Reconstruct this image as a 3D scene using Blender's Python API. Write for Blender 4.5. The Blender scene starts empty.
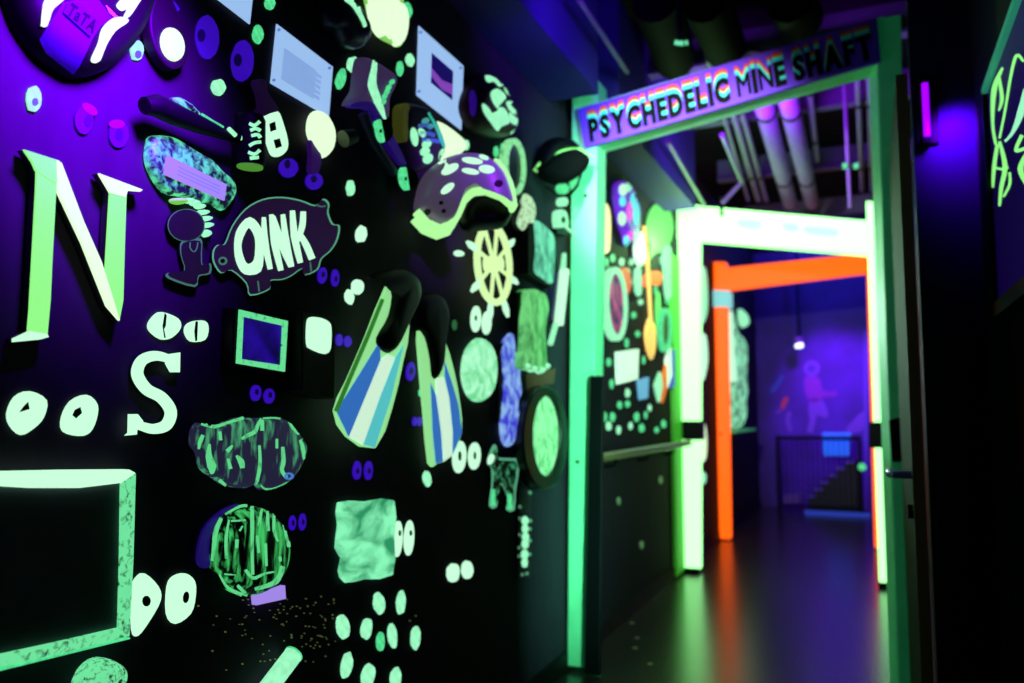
import bpy, bmesh, math, random
from mathutils import Vector, Matrix
random.seed(7)
sc = bpy.context.scene
COL = sc.collection

# ------------------------------------------------------------------ camera
F, CX, CY, H = 815.0, 512.0, 341.5, 1.1
PITCH = math.atan(72.0 / F)
YAW = math.atan(358.0 * math.cos(PITCH) / F)
cd = bpy.data.cameras.new('camera'); cam = bpy.data.objects.new('camera', cd); COL.objects.link(cam)
cd.sensor_width = 36.0; cd.lens = F / 1024 * 36.0
cd.clip_start = .02
cam.location = (0, 0, H)
cam.rotation_euler = (math.pi / 2 + PITCH, 0, YAW)
sc.camera = cam
cd.dof.use_dof = True; cd.dof.focus_distance = 1.55; cd.dof.aperture_fstop = 2.3
CM = Matrix.Translation((0, 0, H)) @ cam.rotation_euler.to_matrix().to_4x4()
EYE = Vector((0, 0, H))

def ray(px, py):
    return CM.to_3x3() @ Vector(((px - CX) / F, (CY - py) / F, -1.0))
def hit(px, py, o, n):
    d = ray(px, py)
    return EYE + d * ((Vector(o) - EYE).dot(Vector(n)) / d.dot(Vector(n)))

WX = -1.235
class Pl:
    """a plane in the place: a point and a normal; offset t runs along the normal"""
    def __init__(s, o, n):
        s.o = Vector(o); s.n = Vector(n).normalized()
    def at(s, px, py, t=0.0):
        return hit(px, py, s.o + s.n * t, s.n)
WALL = Pl((WX, 0, 0), (1, 0, 0))
def turned(px, py, t, deg):
    """plane through a point t in front of the wall, turned deg away from the wall towards the hall's entrance"""
    a = math.radians(deg)
    return Pl(WALL.at(px, py, t), (math.cos(a), -math.sin(a), 0))
def yplane(Y): return Pl((0, Y, 0), (0, -1, 0))
FLOOR = Pl((0, 0, 0), (0, 0, 1))

# ------------------------------------------------------------------ materials
def lin(c):
    o = []
    for v in c:
        v /= 255.0
        o.append(v / 12.92 if v <= .04045 else ((v + .055) / 1.055) ** 2.4)
    return (*o, 1.0)
MATS = {}
def mat(name, rgb, rough=.6, emit=0.0, ergb=None, spec=.5, metal=0.0, noise=0.0, nscale=30.0):
    if name in MATS: return MATS[name]
    m = bpy.data.materials.new(name); m.use_nodes = True
    nt = m.node_tree; b = nt.nodes['Principled BSDF']
    b.inputs['Base Color'].default_value = lin(rgb)
    b.inputs['Roughness'].default_value = rough
    b.inputs['Specular IOR Level'].default_value = spec
    b.inputs['Metallic'].default_value = metal
    if emit:
        b.inputs['Emission Color'].default_value = lin(ergb or rgb)
        b.inputs['Emission Strength'].default_value = emit
    tc = nt.nodes.new('ShaderNodeTexCoord')
    nz = nt.nodes.new('ShaderNodeTexNoise'); nz.inputs['Scale'].default_value = nscale; nz.inputs['Detail'].default_value = 3
    nt.links.new(tc.outputs['Object'], nz.inputs['Vector'])
    if noise:
        rp = nt.nodes.new('ShaderNodeValToRGB')
        rp.color_ramp.elements[0].position = .35; rp.color_ramp.elements[1].position = .65
        c = lin(rgb)
        rp.color_ramp.elements[0].color = (*[v * (1 - noise) for v in c[:3]], 1)
        rp.color_ramp.elements[1].color = c
        nt.links.new(nz.outputs['Fac'], rp.inputs['Fac'])
        nt.links.new(rp.outputs['Color'], b.inputs['Base Color'])
        if emit:
            e = lin(ergb or rgb)
            r2 = nt.nodes.new('ShaderNodeValToRGB')
            r2.color_ramp.elements[0].position = .35; r2.color_ramp.elements[1].position = .65
            r2.color_ramp.elements[0].color = (*[v * (1 - noise) for v in e[:3]], 1)
            r2.color_ramp.elements[1].color = e
            nt.links.new(nz.outputs['Fac'], r2.inputs['Fac'])
            nt.links.new(r2.outputs['Color'], b.inputs['Emission Color'])
    else:
        bp = nt.nodes.new('ShaderNodeBump'); bp.inputs['Strength'].default_value = .12; bp.inputs['Distance'].default_value = .004
        nt.links.new(nz.outputs['Fac'], bp.inputs['Height']); nt.links.new(bp.outputs['Normal'], b.inputs['Normal'])
    MATS[name] = m
    return m

def brushed(name, base, paint, scale=(20, 20, 20), lo=.5, hi=.6, emit=.9, detail=4, rough=.6, dist=.6, eb=0.0):
    """fluorescent paint brushed unevenly over a darker body"""
    if name in MATS: return MATS[name]
    m = bpy.data.materials.new(name); m.use_nodes = True
    nt = m.node_tree; b = nt.nodes['Principled BSDF']; b.inputs['Roughness'].default_value = rough
    tc = nt.nodes.new('ShaderNodeTexCoord'); mp = nt.nodes.new('ShaderNodeMapping'); mp.inputs['Scale'].default_value = scale
    nz = nt.nodes.new('ShaderNodeTexNoise'); nz.inputs['Scale'].default_value = 1.0; nz.inputs['Detail'].default_value = detail
    nz.inputs['Distortion'].default_value = dist
    rp = nt.nodes.new('ShaderNodeValToRGB'); rp.color_ramp.elements[0].position = lo; rp.color_ramp.elements[1].position = hi
    rp.color_ramp.elements[0].color = lin([v * .7 for v in base]); rp.color_ramp.elements[1].color = lin([v * .42 for v in paint])
    re = nt.nodes.new('ShaderNodeValToRGB'); re.color_ramp.elements[0].position = lo; re.color_ramp.elements[1].position = hi
    re.color_ramp.elements[0].color = (*[v * eb for v in lin(base)[:3]], 1); re.color_ramp.elements[1].color = lin(paint)
    nt.links.new(tc.outputs['Object'], mp.inputs['Vector']); nt.links.new(mp.outputs['Vector'], nz.inputs['Vector'])
    for r in (rp, re): nt.links.new(nz.outputs['Fac'], r.inputs['Fac'])
    nt.links.new(rp.outputs['Color'], b.inputs['Base Color']); nt.links.new(re.outputs['Color'], b.inputs['Emission Color'])
    b.inputs['Emission Strength'].default_value = emit
    MATS[name] = m
    return m

mint = mat('mint_glow_paint', (30, 82, 36), .6, 1.05, (160, 255, 198), noise=.2, nscale=60)
pale = mat('pale_glow_paint', (42, 90, 42), .6, 1.08, (196, 255, 214))
green = mat('green_glow_paint', (20, 80, 32), .6, .92, (92, 245, 160), noise=.3, nscale=70)
lime = mat('lime_glow_paint', (32, 84, 28), .6, 1.02, (146, 250, 132))
cream = mat('cream_glow_paint', (50, 90, 40), .6, 1.12, (222, 255, 208))
viol = mat('violet_paint', (62, 22, 110), .6, .5, (72, 14, 235))
viold = mat('violet_pupil', (22, 6, 60), .6, .2, (28, 5, 130))
paper = mat('white_paper', (100, 120, 165), .7, .85, (165, 205, 255))
lav = mat('lavender_paper', (48, 46, 62), .7, .8, (178, 150, 255))
ink = mat('print_ink', (60, 80, 130), .8, .7, (110, 145, 225))
black = mat('black_surface', (7, 7, 9), .55, spec=.15)
dark = mat('dark_wood', (24, 20, 22), .55, spec=.2)
darkv = mat('dark_violet_board', (52, 32, 84), .6, .1, (70, 25, 120))
soot = mat('black_rubber', (8, 8, 12), .5, spec=.12)

# ------------------------------------------------------------------ mesh helpers
def smooth(pts, n=4):
    out, L = [], len(pts)
    for i in range(L):
        p0, p1, p2, p3 = [Vector(pts[(i + k) % L]) for k in (-1, 0, 1, 2)]
        for j in range(n):
            t = j / n
            out.append(tuple(.5 * ((2 * p1) + (-p0 + p2) * t + (2 * p0 - 5 * p1 + 4 * p2 - p3) * t * t + (-p0 + 3 * p1 - 3 * p2 + p3) * t ** 3)))
    return out
def ell(cx, cy, rx, ry, rot=0, n=22, jit=0.0):
    r = math.radians(rot); out = []
    for i in range(n):
        a = 2 * math.pi * i / n; k = 1 + random.uniform(-jit, jit)
        x, y = rx * math.cos(a) * k, ry * math.sin(a) * k
        out.append((cx + x * math.cos(r) - y * math.sin(r), cy + x * math.sin(r) + y * math.cos(r)))
    return out
def cr(ox, oy, s):
    return lambda *p: [(ox + a / s, oy + b / s) for a, b in p]
def stroke(path, w, n=5, closed=False):
    """outline of a brush stroke along a path; w is one width or a list of widths"""
    P = [Vector(p) for p in path]; L = len(P)
    ws = w if isinstance(w, (list, tuple)) else [w] * L
    pts, wid = [], []
    for i in range(L - 1):
        p0 = P[i - 1] if i else P[0]; p1, p2 = P[i], P[i + 1]; p3 = P[i + 2] if i + 2 < L else P[-1]
        for j in range(n):
            t = j / n
            pts.append(.5 * ((2 * p1) + (-p0 + p2) * t + (2 * p0 - 5 * p1 + 4 * p2 - p3) * t * t + (-p0 + 3 * p1 - 3 * p2 + p3) * t ** 3))
            wid.append(ws[i] * (1 - t) + ws[i + 1] * t)
    pts.append(P[-1]); wid.append(ws[-1])
    a, b = [], []
    for i, p in enumerate(pts):
        d = (pts[min(i + 1, len(pts) - 1)] - pts[max(i - 1, 0)])
        d = d.normalized() if d.length > 1e-6 else Vector((1, 0))
        nn = Vector((-d.y, d.x)) * wid[i] * .5
        a.append(tuple(p + nn)); b.append(tuple(p - nn))
    return a + b[::-1]

def prism_pts(bm, front, back):
    f = [bm.verts.new(v) for v in front]; k = [bm.verts.new(v) for v in back]
    n = len(f)
    try: bm.faces.new(f); bm.faces.new(k[::-1])
    except ValueError: pass
    for i in range(n):
        j = (i + 1) % n
        try: bm.faces.new((f[j], f[i], k[i], k[j]))
        except ValueError: pass
def slab(pts, t0, t1, pl=WALL, bm=None):
    """a plate cut to an outline, lying t0..t1 in front of a plane"""
    bm = bm or bmesh.new()
    front = [pl.at(x, y, t1) for x, y in pts]
    prism_pts(bm, front, [v - pl.n * (t1 - t0) for v in front])
    return bm
def slabs(lst, t0, t1, pl=WALL):
    bm = bmesh.new()
    for p in lst: slab(p, t0, t1, pl, bm)
    return bm
def dome(pts, t0, t1, pl=WALL, bm=None, rings=6, flat=0.0, ref=.3, prof=1.0):
    """a rounded body over an outline: rings shrink towards the middle while rising along the plane's normal"""
    bm = bm or bmesh.new()
    base = [pl.at(x, y, t0 + ref * (t1 - t0)) for x, y in pts]
    base = [v - pl.n * ((v - pl.o).dot(pl.n) - t0) for v in base]
    c = sum(base, Vector()) / len(base)
    prev = [bm.verts.new(v) for v in base]; n = len(prev)
    bm.faces.new(prev[::-1])
    for k in range(1, rings + 1):
        a = math.pi / 2 * k / rings
        s = flat + (1 - flat) * math.cos(a) ** prof; h = math.sin(a) * (t1 - t0)
        if k == rings and flat == 0:
            top = bm.verts.new(c + pl.n * h)
            for i in range(n): bm.faces.new((prev[i], prev[(i + 1) % n], top))
            break
        cur = [bm.verts.new(c + (v - c) * s + pl.n * h) for v in base]
        for i in range(n):
            j = (i + 1) % n; bm.faces.new((prev[i], prev[j], cur[j], cur[i]))
        prev = cur
        if k == rings: bm.faces.new(cur)
    return bm
from mathutils.bvhtree import BVHTree
def decal(name, pts, target, m, parent=None, lift=.0022, cuts=1):
    """paint lying on the surface of a rounded thing"""
    off = Vector(); q_ = target
    while q_ is not None: off += q_.location; q_ = q_.parent
    bvh = BVHTree.FromPolygons([v.co + off for v in target.data.vertices], [list(f.vertices) for f in target.data.polygons])
    b2 = bmesh.new(); b2.faces.new([b2.verts.new((x, y, 0)) for x, y in pts])
    bmesh.ops.triangulate(b2, faces=b2.faces[:])
    if cuts: bmesh.ops.subdivide_edges(b2, edges=b2.edges[:], cuts=cuts, use_grid_fill=True)
    bm = bmesh.new(); top, bot = {}, {}
    for v in b2.verts:
        d = ray(v.co.x, v.co.y).normalized()
        h, n, _i, _d = bvh.ray_cast(EYE, d)
        if h is None:
            g_ = hit(v.co.x, v.co.y, off, (1, 0, 0))
            h, n, _i, _d = bvh.find_nearest(g_)
        if n.dot(d) > 0: n = -n
        top[v] = bm.verts.new(h + n * lift); bot[v] = bm.verts.new(h - n * .001)
    for f in b2.faces:
        try:
            bm.faces.new([top[v] for v in f.verts]); bm.faces.new([bot[v] for v in f.verts][::-1])
        except ValueError: pass
    for e in b2.edges:
        if len(e.link_faces) == 1:
            a_, c_ = e.verts
            try: bm.faces.new((top[a_], top[c_], bot[c_], bot[a_]))
            except ValueError: pass
    b2.free()
    return link(name, bm, m, parent if parent is not None else target, soft=True)
def ring(po, pi, t0, t1, pl=WALL, bm=None):
    bm = bm or bmesh.new(); n = len(po)
    A = [bm.verts.new(pl.at(x, y, t1)) for x, y in po]; B = [bm.verts.new(pl.at(x, y, t1)) for x, y in pi]
    C = [bm.verts.new(v.co - pl.n * (t1 - t0)) for v in A]; D = [bm.verts.new(v.co - pl.n * (t1 - t0)) for v in B]
    for i in range(n):
        j = (i + 1) % n
        for q in ((A[i], A[j], B[j], B[i]), (C[i], D[i], D[j], C[j]), (A[i], C[i], C[j], A[j]), (B[i], B[j], D[j], D[i])): bm.faces.new(q)
    return bm
def tube(path, r, seg=10, bm=None, closed=False):
    bm = bm or bmesh.new(); P = [Vector(p) for p in path]; L = len(P); rings = []
    up = Vector((.13, .21, .97))
    for i, p in enumerate(P):
        if closed: d = P[(i + 1) % L] - P[i - 1]
        else: d = P[min(i + 1, L - 1)] - P[max(i - 1, 0)]
        d.normalize()
        u = d.cross(up)
        if u.length < .05: u = d.cross(Vector((1, 0, 0)))
        u.normalize(); v = d.cross(u)
        rr = r[i] if isinstance(r, (list, tuple)) else r
        rings.append([bm.verts.new(p + (u * math.cos(2 * math.pi * k / seg) + v * math.sin(2 * math.pi * k / seg)) * rr) for k in range(seg)])
    for i in range(L if closed else L - 1):
        a, b = rings[i], rings[(i + 1) % L]
        for k in range(seg): bm.faces.new((a[k], a[(k + 1) % seg], b[(k + 1) % seg], b[k]))
    if not closed: bm.faces.new(rings[0][::-1]); bm.faces.new(rings[-1])
    return bm
def box(x0, y0, z0, x1, y1, z1, bm=None):
    bm = bm or bmesh.new()
    prism_pts(bm, [Vector(v) for v in ((x0, y0, z1), (x1, y0, z1), (x1, y1, z1), (x0, y1, z1))], [Vector(v) for v in ((x0, y0, z0), (x1, y0, z0), (x1, y1, z0), (x0, y1, z0))])
    return bm
def beam(front, depth, bm=None):
    """a timber: front quad in world points and its depth along +Y"""
    bm = bm or bmesh.new()
    prism_pts(bm, front, [v + Vector((0, depth, 0)) for v in front])
    return bm

def link(name, bm, m, parent=None, bevel=0.0, soft=False, label=None):
    bmesh.ops.recalc_face_normals(bm, faces=bm.faces)
    lo = Vector((1e9,) * 3); hi = Vector((-1e9,) * 3)
    for v in bm.verts:
        for i in range(3): lo[i] = min(lo[i], v.co[i]); hi[i] = max(hi[i], v.co[i])
    c = (lo + hi) / 2
    for v in bm.verts: v.co -= c
    if soft:
        for f in bm.faces: f.smooth = True
        for e in bm.edges:
            if len(e.link_faces) == 2 and e.calc_face_angle(0) > math.radians(42): e.smooth = False
    me = bpy.data.meshes.new(name); bm.to_mesh(me); bm.free()
    o = bpy.data.objects.new(name, me); COL.objects.link(o)
    me.materials.append(m)
    o.location = c
    if parent is not None:
        o.parent = parent
        q = parent; off = Vector()
        while q is not None: off += q.location; q = q.parent
        o.location = c - off
    if bevel:
        b = o.modifiers.new('bevel', 'BEVEL'); b.width = bevel; b.segments = 2; b.limit_method = 'ANGLE'; b.angle_limit = math.radians(40)
    if label: o['label'] = label
    return o
def tag(o, label, cat, group=None):
    o['label'] = label; o['category'] = cat
    if group: o['group'] = group
    return o
def thing(name, loc, label, cat, group=None):
    o = bpy.data.objects.new(name, None); COL.objects.link(o); o.location = loc; o.empty_display_size = .05
    return tag(o, label, cat, group)
def on_wall(name, px, py, label, cat, group=None, t=0.0):
    return thing(name, WALL.at(px, py, t), label, cat, group)
def struct(name, bm, m, **k):
    o = link(name, bm, m, **k); o['kind'] = 'structure'; return o

# glyphs as flat polygons, so writing can be laid on any surface
def glyph(ch, bold=.025):
    cu = bpy.data.curves.new('glyph', 'FONT'); cu.body = ch; cu.offset = bold; cu.extrude = .5; cu.resolution_u = 3
    ob = bpy.data.objects.new('glyph', cu); COL.objects.link(ob)
    dg = bpy.context.evaluated_depsgraph_get()
    me = bpy.data.meshes.new_from_object(ob.evaluated_get(dg))
    V = [v.co.copy() for v in me.vertices]; P = [list(p.vertices) for p in me.polygons]
    bpy.data.objects.remove(ob); bpy.data.curves.remove(cu); bpy.data.meshes.remove(me)
    return V, P
def glyph_bm(g, fn, bm=None):
    bm = bm or bmesh.new()
    V = [bm.verts.new(fn(v)) for v in g[0]]
    for p in g[1]:
        try: bm.faces.new([V[i] for i in p])
        except ValueError: pass
    return bm

# ------------------------------------------------------------------ setting
def wall_mat():
    m = bpy.data.materials.new('black_painted_plywood'); m.use_nodes = True
    nt = m.node_tree; b = nt.nodes['Principled BSDF']
    tc = nt.nodes.new('ShaderNodeTexCoord'); mp = nt.nodes.new('ShaderNodeMapping'); mp.inputs['Scale'].default_value = (6, 6, 1.2)
    nz = nt.nodes.new('ShaderNodeTexNoise'); nz.inputs['Scale'].default_value = 3; nz.inputs['Detail'].default_value = 6
    rp = nt.nodes.new('ShaderNodeValToRGB')
    rp.color_ramp.elements[0].color = (.018, .013, .023, 1); rp.color_ramp.elements[1].color = (.034, .024, .042, 1)
    nt.links.new(tc.outputs['Object'], mp.inputs['Vector']); nt.links.new(mp.outputs['Vector'], nz.inputs['Vector'])
    nt.links.new(nz.outputs['Fac'], rp.inputs['Fac']); nt.links.new(rp.outputs['Color'], b.inputs['Base Color'])
    b.inputs['Roughness'].default_value = .75; b.inputs['Specular IOR Level'].default_value = .12
    return m
wallm = wall_mat()
def floor_mat():
    m = bpy.data.materials.new('dark_sealed_floor'); m.use_nodes = True
    nt = m.node_tree; b = nt.nodes['Principled BSDF']
    tc = nt.nodes.new('ShaderNodeTexCoord')
    nz = nt.nodes.new('ShaderNodeTexNoise'); nz.inputs['Scale'].default_value = 9; nz.inputs['Detail'].default_value = 8
    rp = nt.nodes.new('ShaderNodeValToRGB')
    rp.color_ramp.elements[0].color = (.020, .013, .012, 1); rp.color_ramp.elements[1].color = (.056, .036, .032, 1)
    n2 = nt.nodes.new('ShaderNodeTexNoise'); n2.inputs['Scale'].default_value = 90
    bp = nt.nodes.new('ShaderNodeBump'); bp.inputs['Strength'].default_value = .10; bp.inputs['Distance'].default_value = .003
    for a in (nz, n2): nt.links.new(tc.outputs['Object'], a.inputs['Vector'])
    nt.links.new(nz.outputs['Fac'], rp.inputs['Fac']); nt.links.new(rp.outputs['Color'], b.inputs['Base Color'])
    nt.links.new(n2.outputs['Fac'], bp.inputs['Height']); nt.links.new(bp.outputs['Normal'], b.inputs['Normal'])
    b.inputs['Roughness'].default_value = .24; b.inputs['Specular IOR Level'].default_value = .7
    return m
YG = FLOOR.at(576, 672).y           # green timber frame
YY = FLOOR.at(677, 572).y           # yellow-white timber frame
YO = FLOOR.at(720, 541).y           # orange timber frame
YE = FLOOR.at(800, 508).y           # end of the hall
print('Y', YG, YY, YO, YE)
TOP = 3.05
struct('floor', box(-1.6, -1.0, -.05, 1.3, YE + 1.0, 0), floor_mat())
struct('wall_left', box(WX - .1, -1.0, 0, WX - .003, YE + .3, TOP), wallm)
struct('ceiling', box(-1.6, -1.0, TOP, 1.3, YE + 1.0, TOP + .05), mat('black_ceiling', (7, 6, 9), .9, spec=.1))
navy = mat('dark_blue_plaster', (42, 32, 74), .7, spec=.15)
struct('wall_right', box(.40, -1.0, 0, .5, YG + .12, TOP), wallm)
struct('wall_beside_door', box(.19, YG + .02, 0, .40, YG + .12, TOP), navy)
struct('wall_hall', box(.36, YG + .12, 0, .46, YE + .3, TOP), wallm)
struct('wall_end', box(-1.6, YE, 0, 1.2, YE + .1, TOP), mat('blue_mural_wall', (70, 30, 150), .7, noise=.4, nscale=2.5))
struct('trim_4', box(WX, YG + .16, 2.46, WX + .22, YY - .40, TOP), mat('violet_blue_soffit', (52, 40, 110), .7, spec=.2))
o = struct('trim_1', box(WX, -1.0, 2.46, WX + .22, YG - .16, TOP), mat('violet_blue_soffit', (52, 40, 110), .7, spec=.2))
o['label'] = 'boxed soffit along the top of the black wall'
struct('baseboard_left', box(WX - .003, -1.0, 0, WX + .008, YE, .08), black)

# ------------------------------------------------------------------ timber frames
greenwood = mat('fluorescent_green_timber', (150, 240, 188), .6, .04, (30, 230, 130), noise=.12, nscale=9)
yellowwood = mat('fluorescent_yellow_timber', (110, 200, 80), .6, 2.3, (158, 255, 158))
orangewood = mat('fluorescent_orange_timber', (170, 50, 15), .6, 1.55, (255, 90, 10))

gp = yplane(YG)
fr = thing('timber_frame', FLOOR.at(720, 690), 'fluorescent green timber frame holding up the long rainbow lettered sign', 'timber frame', 'mine shaft timber frames')
q = lambda pl, *p: [pl.at(x, y) for x, y in p]
def down(p):                      # straight continuation of a leaning edge to the floor
    return p
fl = gp.at(576, 672)
def post(pl, tl, tr, br, bl, depth, m, parent, floor=True, name='post'):
    pts = q(pl, tl, tr, br, bl)
    if floor: 
        pts[2].z = .02; pts[3].z = .02
    pts = [Vector((min(max(v.x, WX + .002), 9), v.y, v.z)) for v in pts]
    return link(name, beam(pts, depth), m, parent, bevel=.006)
post(gp, (572, 80), (598, 79), (590, 672), (567, 672), .14, greenwood, fr)
# right-hand post leans a little: measured at two heights, carried to the floor
a, b = gp.at(877, 62), gp.at(897, 640); c2, d2 = gp.at(901, 14), gp.at(913, 640)
def ext(u, v, z): return u + (v - u) * ((z - u.z) / (v.z - u.z))
pr = [ext(a, b, c2.z), c2, ext(c2, d2, .0), ext(a, b, .0)]
pr[1] = Vector((pr[1].x, YG, pr[1].z)); 
ka, kb = yplane(YG + .14).at(868, 66), yplane(YG + .14).at(888, 630)
bm = bmesh.new()
prism_pts(bm, pr, [ext(ka, kb, pr[0].z), pr[1] + Vector((0, .14, 0)), pr[2] + Vector((0, .14, 0)), ext(ka, kb, 0)])
link('post', bm, greenwood, fr, bevel=.006)
bq = q(gp, (575, 109), (884, 16), (884, 60), (580, 148))
link('crossbeam', beam([v + Vector((0, -.004, 0)) for v in bq], .146), greenwood, fr, bevel=.005)
for (x, y) in ((586, 196), (578, 462)):
    link('bolt', tube([gp.at(x, y), gp.at(x, y) + Vector((0, -.008, 0))], .007), soot, fr)
bk = link('latch_plate', beam(q(yplane(YG - .012), (889, 420), (912, 414), (914, 462), (892, 462)), .014), soot, fr, bevel=.003)
link('keyhole', tube([gp.at(911, 513) + Vector((-.01, 0, 0)), gp.at(911, 513) + Vector((-.01, -.012, 0))], .014), soot, fr)
link('hook', tube([gp.at(900, 270) + Vector((0, -.01, .05)), gp.at(900, 270) + Vector((0, -.03, 0)), gp.at(900, 270) + Vector((0, -.01, -.05))], .008), soot, fr)

# black guard board in front of the green post
gb = q(yplane(YG - .03), (590, 376), (603, 376), (600, 684), (584, 684))
gb[2].z = .005; gb[3].z = .005
tag(link('guard_board', beam(gb, .028), soot, bevel=.004), 'narrow black upright board fixed against the lower green post', 'board')

# sign on the green frame
sp = yplane(YG - .03)
sTL, sTR, sBR, sBL = q(sp, (577, 109), (877, 17), (881, 61), (584, 148))
U = (sBR - sBL); Vv = ((sTL - sBL) + (sTR - sBR)) / 2
sg = thing('sign_board', (sBL + sTR) / 2, 'long violet sign with rainbow shadowed black lettering on the green crossbeam', 'sign')
signm = mat('violet_sign_face', (112, 52, 235), .55)
link('panel', beam([sTL, sTR, sBR, sBL], .024), signm, sg, bevel=.003)
text = 'PSYCHEDELIC MINE SHAFT'
gl = {}
for ch in set(text.replace(' ', '')): gl[ch] = glyph(ch, .0 if ch in 'MN' else .045)
adv, x = [], 0.0
for ch in text:
    if ch == ' ': adv.append(None); x += .30; continue
    xs = [v.x for v in gl[ch][0]]; w = max(xs) - min(xs)
    adv.append((x - min(xs), w)); x += w + .14
tot = x - .14
cap = .70
def sign_fn(dx, up, w0, w1):
    def fn(v):
        u = .028 + .952 * (v.x + dx) / tot
        h = .12 + up + .53 * v.y / cap
        return sBL + U * u + Vv * h + Vector((0, -1, 0)) * (w0 if v.z < 0 else w1)
    return fn
echo = [('red', (255, 44, 56), .225, .0004), ('orange', (255, 112, 40), .175, .0014), ('turquoise', (80, 250, 190), .115, .0024), ('aqua', (60, 220, 240), .055, .0034)]
for nm, rgb, up, w in echo:
    bm = bmesh.new()
    for ch, ad in zip(text, adv):
        if ad:
            for k, sh in enumerate((-.03, .03)): glyph_bm(gl[ch], sign_fn(ad[0] + sh, up, w - .0008, w + .0002 + .00025 * k), bm)
    link('letter_shadow', bm, mat('sign_' + nm, rgb, .6), sg, label=nm + ' shadow of the lettering')
for ch, ad in zip(text, adv):
    if ad:
        bm = bmesh.new()
        for k, sh in enumerate((-.028, .028)): glyph_bm(gl[ch], sign_fn(ad[0] + sh, 0, .0036, .0048 + .0003 * k), bm)
        link('letter', bm, soot, sg)

# yellow-white frame
yp = yplane(YY)
fy = thing('timber_frame', FLOOR.at(780, 580), 'glowing pale yellow timber frame standing behind the green one', 'timber frame', 'mine shaft timber frames')
post(yp, (677, 203), (699, 205), (699, 571), (677, 571), .12, yellowwood, fy)
post(yp, (866, 201), (878, 202), (890, 575), (879, 575), .12, yellowwood, fy)
link('crossbeam', beam([v + Vector((0, -.004, 0)) for v in q(yp, (677, 204), (872, 221), (872, 254), (677, 238))], .128), yellowwood, fy, bevel=.005)
for pts in (((674, 421), (701, 421), (701, 440), (674, 440)), ((869, 422), (888, 422), (888, 448), (869, 448))):
    link('strap', beam([v + Vector((0, -.012, 0)) for v in q(yp, *pts)], .15), soot, fy, bevel=.003)
for (x0, x1) in ((677, 699), (878, 891)):
    s_ = q(yp, (x0, 570), (x1, 570)); s_ = [v + Vector((0, -.008, 0)) for v in s_]
    link('foot_plate', beam([Vector((s_[0].x, s_[0].y, .035)), Vector((s_[1].x, s_[1].y, .035)), Vector((s_[1].x, s_[1].y, .001)), Vector((s_[0].x, s_[0].y, .001))], .13), soot, fy)
link('hook', tube([yp.at(722, 204) + Vector((0, -.02, .05)), yp.at(722, 212) + Vector((0, -.02, 0)), yp.at(722, 216) + Vector((0, -.005, 0))], .012), soot, fy)
link('side_board', box(WX - .001, YY - .26, .02, WX + .02, YY - .005, 2.2), mat('leaf_green_timber', (90, 220, 70), .6, .22, (70, 190, 50)), fy)
faint = mat('washed_out_aqua', (90, 140, 130), .6, .85, (205, 250, 240))  # words washed out by the beam's glare, put in as pale marks
for pts in (((739, 220), (760, 222), (758, 229), (740, 227)), ((784, 224), (797, 225), (797, 231), (785, 230)), ((806, 227), (836, 230), (834, 236), (808, 233))):
    link('faint_mark', beam([v + Vector((0, -.006, 0)) for v in q(yp, *smooth(pts, 3))], .003), faint, fy)

# orange frame
op = yplane(YO)
fo = thing('timber_frame', FLOOR.at(790, 536), 'fluorescent orange timber frame deepest in the hall', 'timber frame', 'mine shaft timber frames')
post(op, (710, 262), (726, 262), (730, 536), (713, 536), .12, orangewood, fo)
post(op, (866, 252), (882, 252), (889, 536), (874, 536), .12, orangewood, fo)
link('crossbeam', beam([v + Vector((0, -.004, 0)) for v in q(op, (724, 268), (876, 252), (876, 271), (724, 290))], .128), orangewood, fo, bevel=.005)
link('bolt', tube([op.at(721, 434) + Vector((0, 0, 0)), op.at(721, 434) + Vector((0, -.012, 0))], .012), soot, fo)
link('wrapped_block', beam([v + Vector((0, -.03, 0)) for v in q(op, (708, 290), (730, 291), (730, 307), (708, 307))], .2), mat('ice_blue_glow', (80, 120, 120), .6, .75, (150, 235, 235)), fo, bevel=.01, label='pale ice blue block wrapped round the post')

# handrail
ra, rb = WALL.at(606, 457, .07), WALL.at(683, 444, .07)
hr = thing('handrail', (ra + rb) / 2, 'round wooden handrail along the black wall between green and yellow frames', 'handrail')
rd = (rb - ra).normalized()
railz = (ra.z + rb.z) / 2
link('rail', tube([Vector((WX + .07, YG - .02 + .16, railz)), Vector((WX + .07, YY - .02, railz))], .021, 14), mat('waxed_wood_rail', (150, 128, 70), .35), hr, soft=True)
for k in (.2, .5, .8):
    y = YG + .14 + (YY - YG - .2) * k
    link('bracket', tube([Vector((WX + .0, y, railz - .06)), Vector((WX + .05, y, railz - .055)), Vector((WX + .07, y, railz - .02))], .008), soot, hr)

# ------------------------------------------------------------------ open door beside the green post
dz = 2.05
dr = struct('door_1', box(.10, YG - .93, .01, .128, YG - .03, dz), mat('dark_green_door', (7, 26, 17), .8, spec=.15), bevel=.003)
dr['label'] = 'dark green door leaf standing open, seen edge-on'
hy = YG - .86
kn = link('door_handle', tube([Vector((.10, hy, .93)), Vector((.055, hy, .93)), Vector((.046, hy + .02, .93)), Vector((.046, hy + .13, .93))], .011, 12), mat('brushed_violet_steel', (150, 130, 190), .3, metal=.6), dr, soft=True)
link('lock', tube([Vector((.10, hy, .83)), Vector((.086, hy, .83))], .02, 16), soot, dr)
link('edge_strip', box(.0995, YG - .933, .01, .1285, YG - .929, dz), mat('worn_brass_edge', (120, 84, 50), .5), dr)

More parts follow.
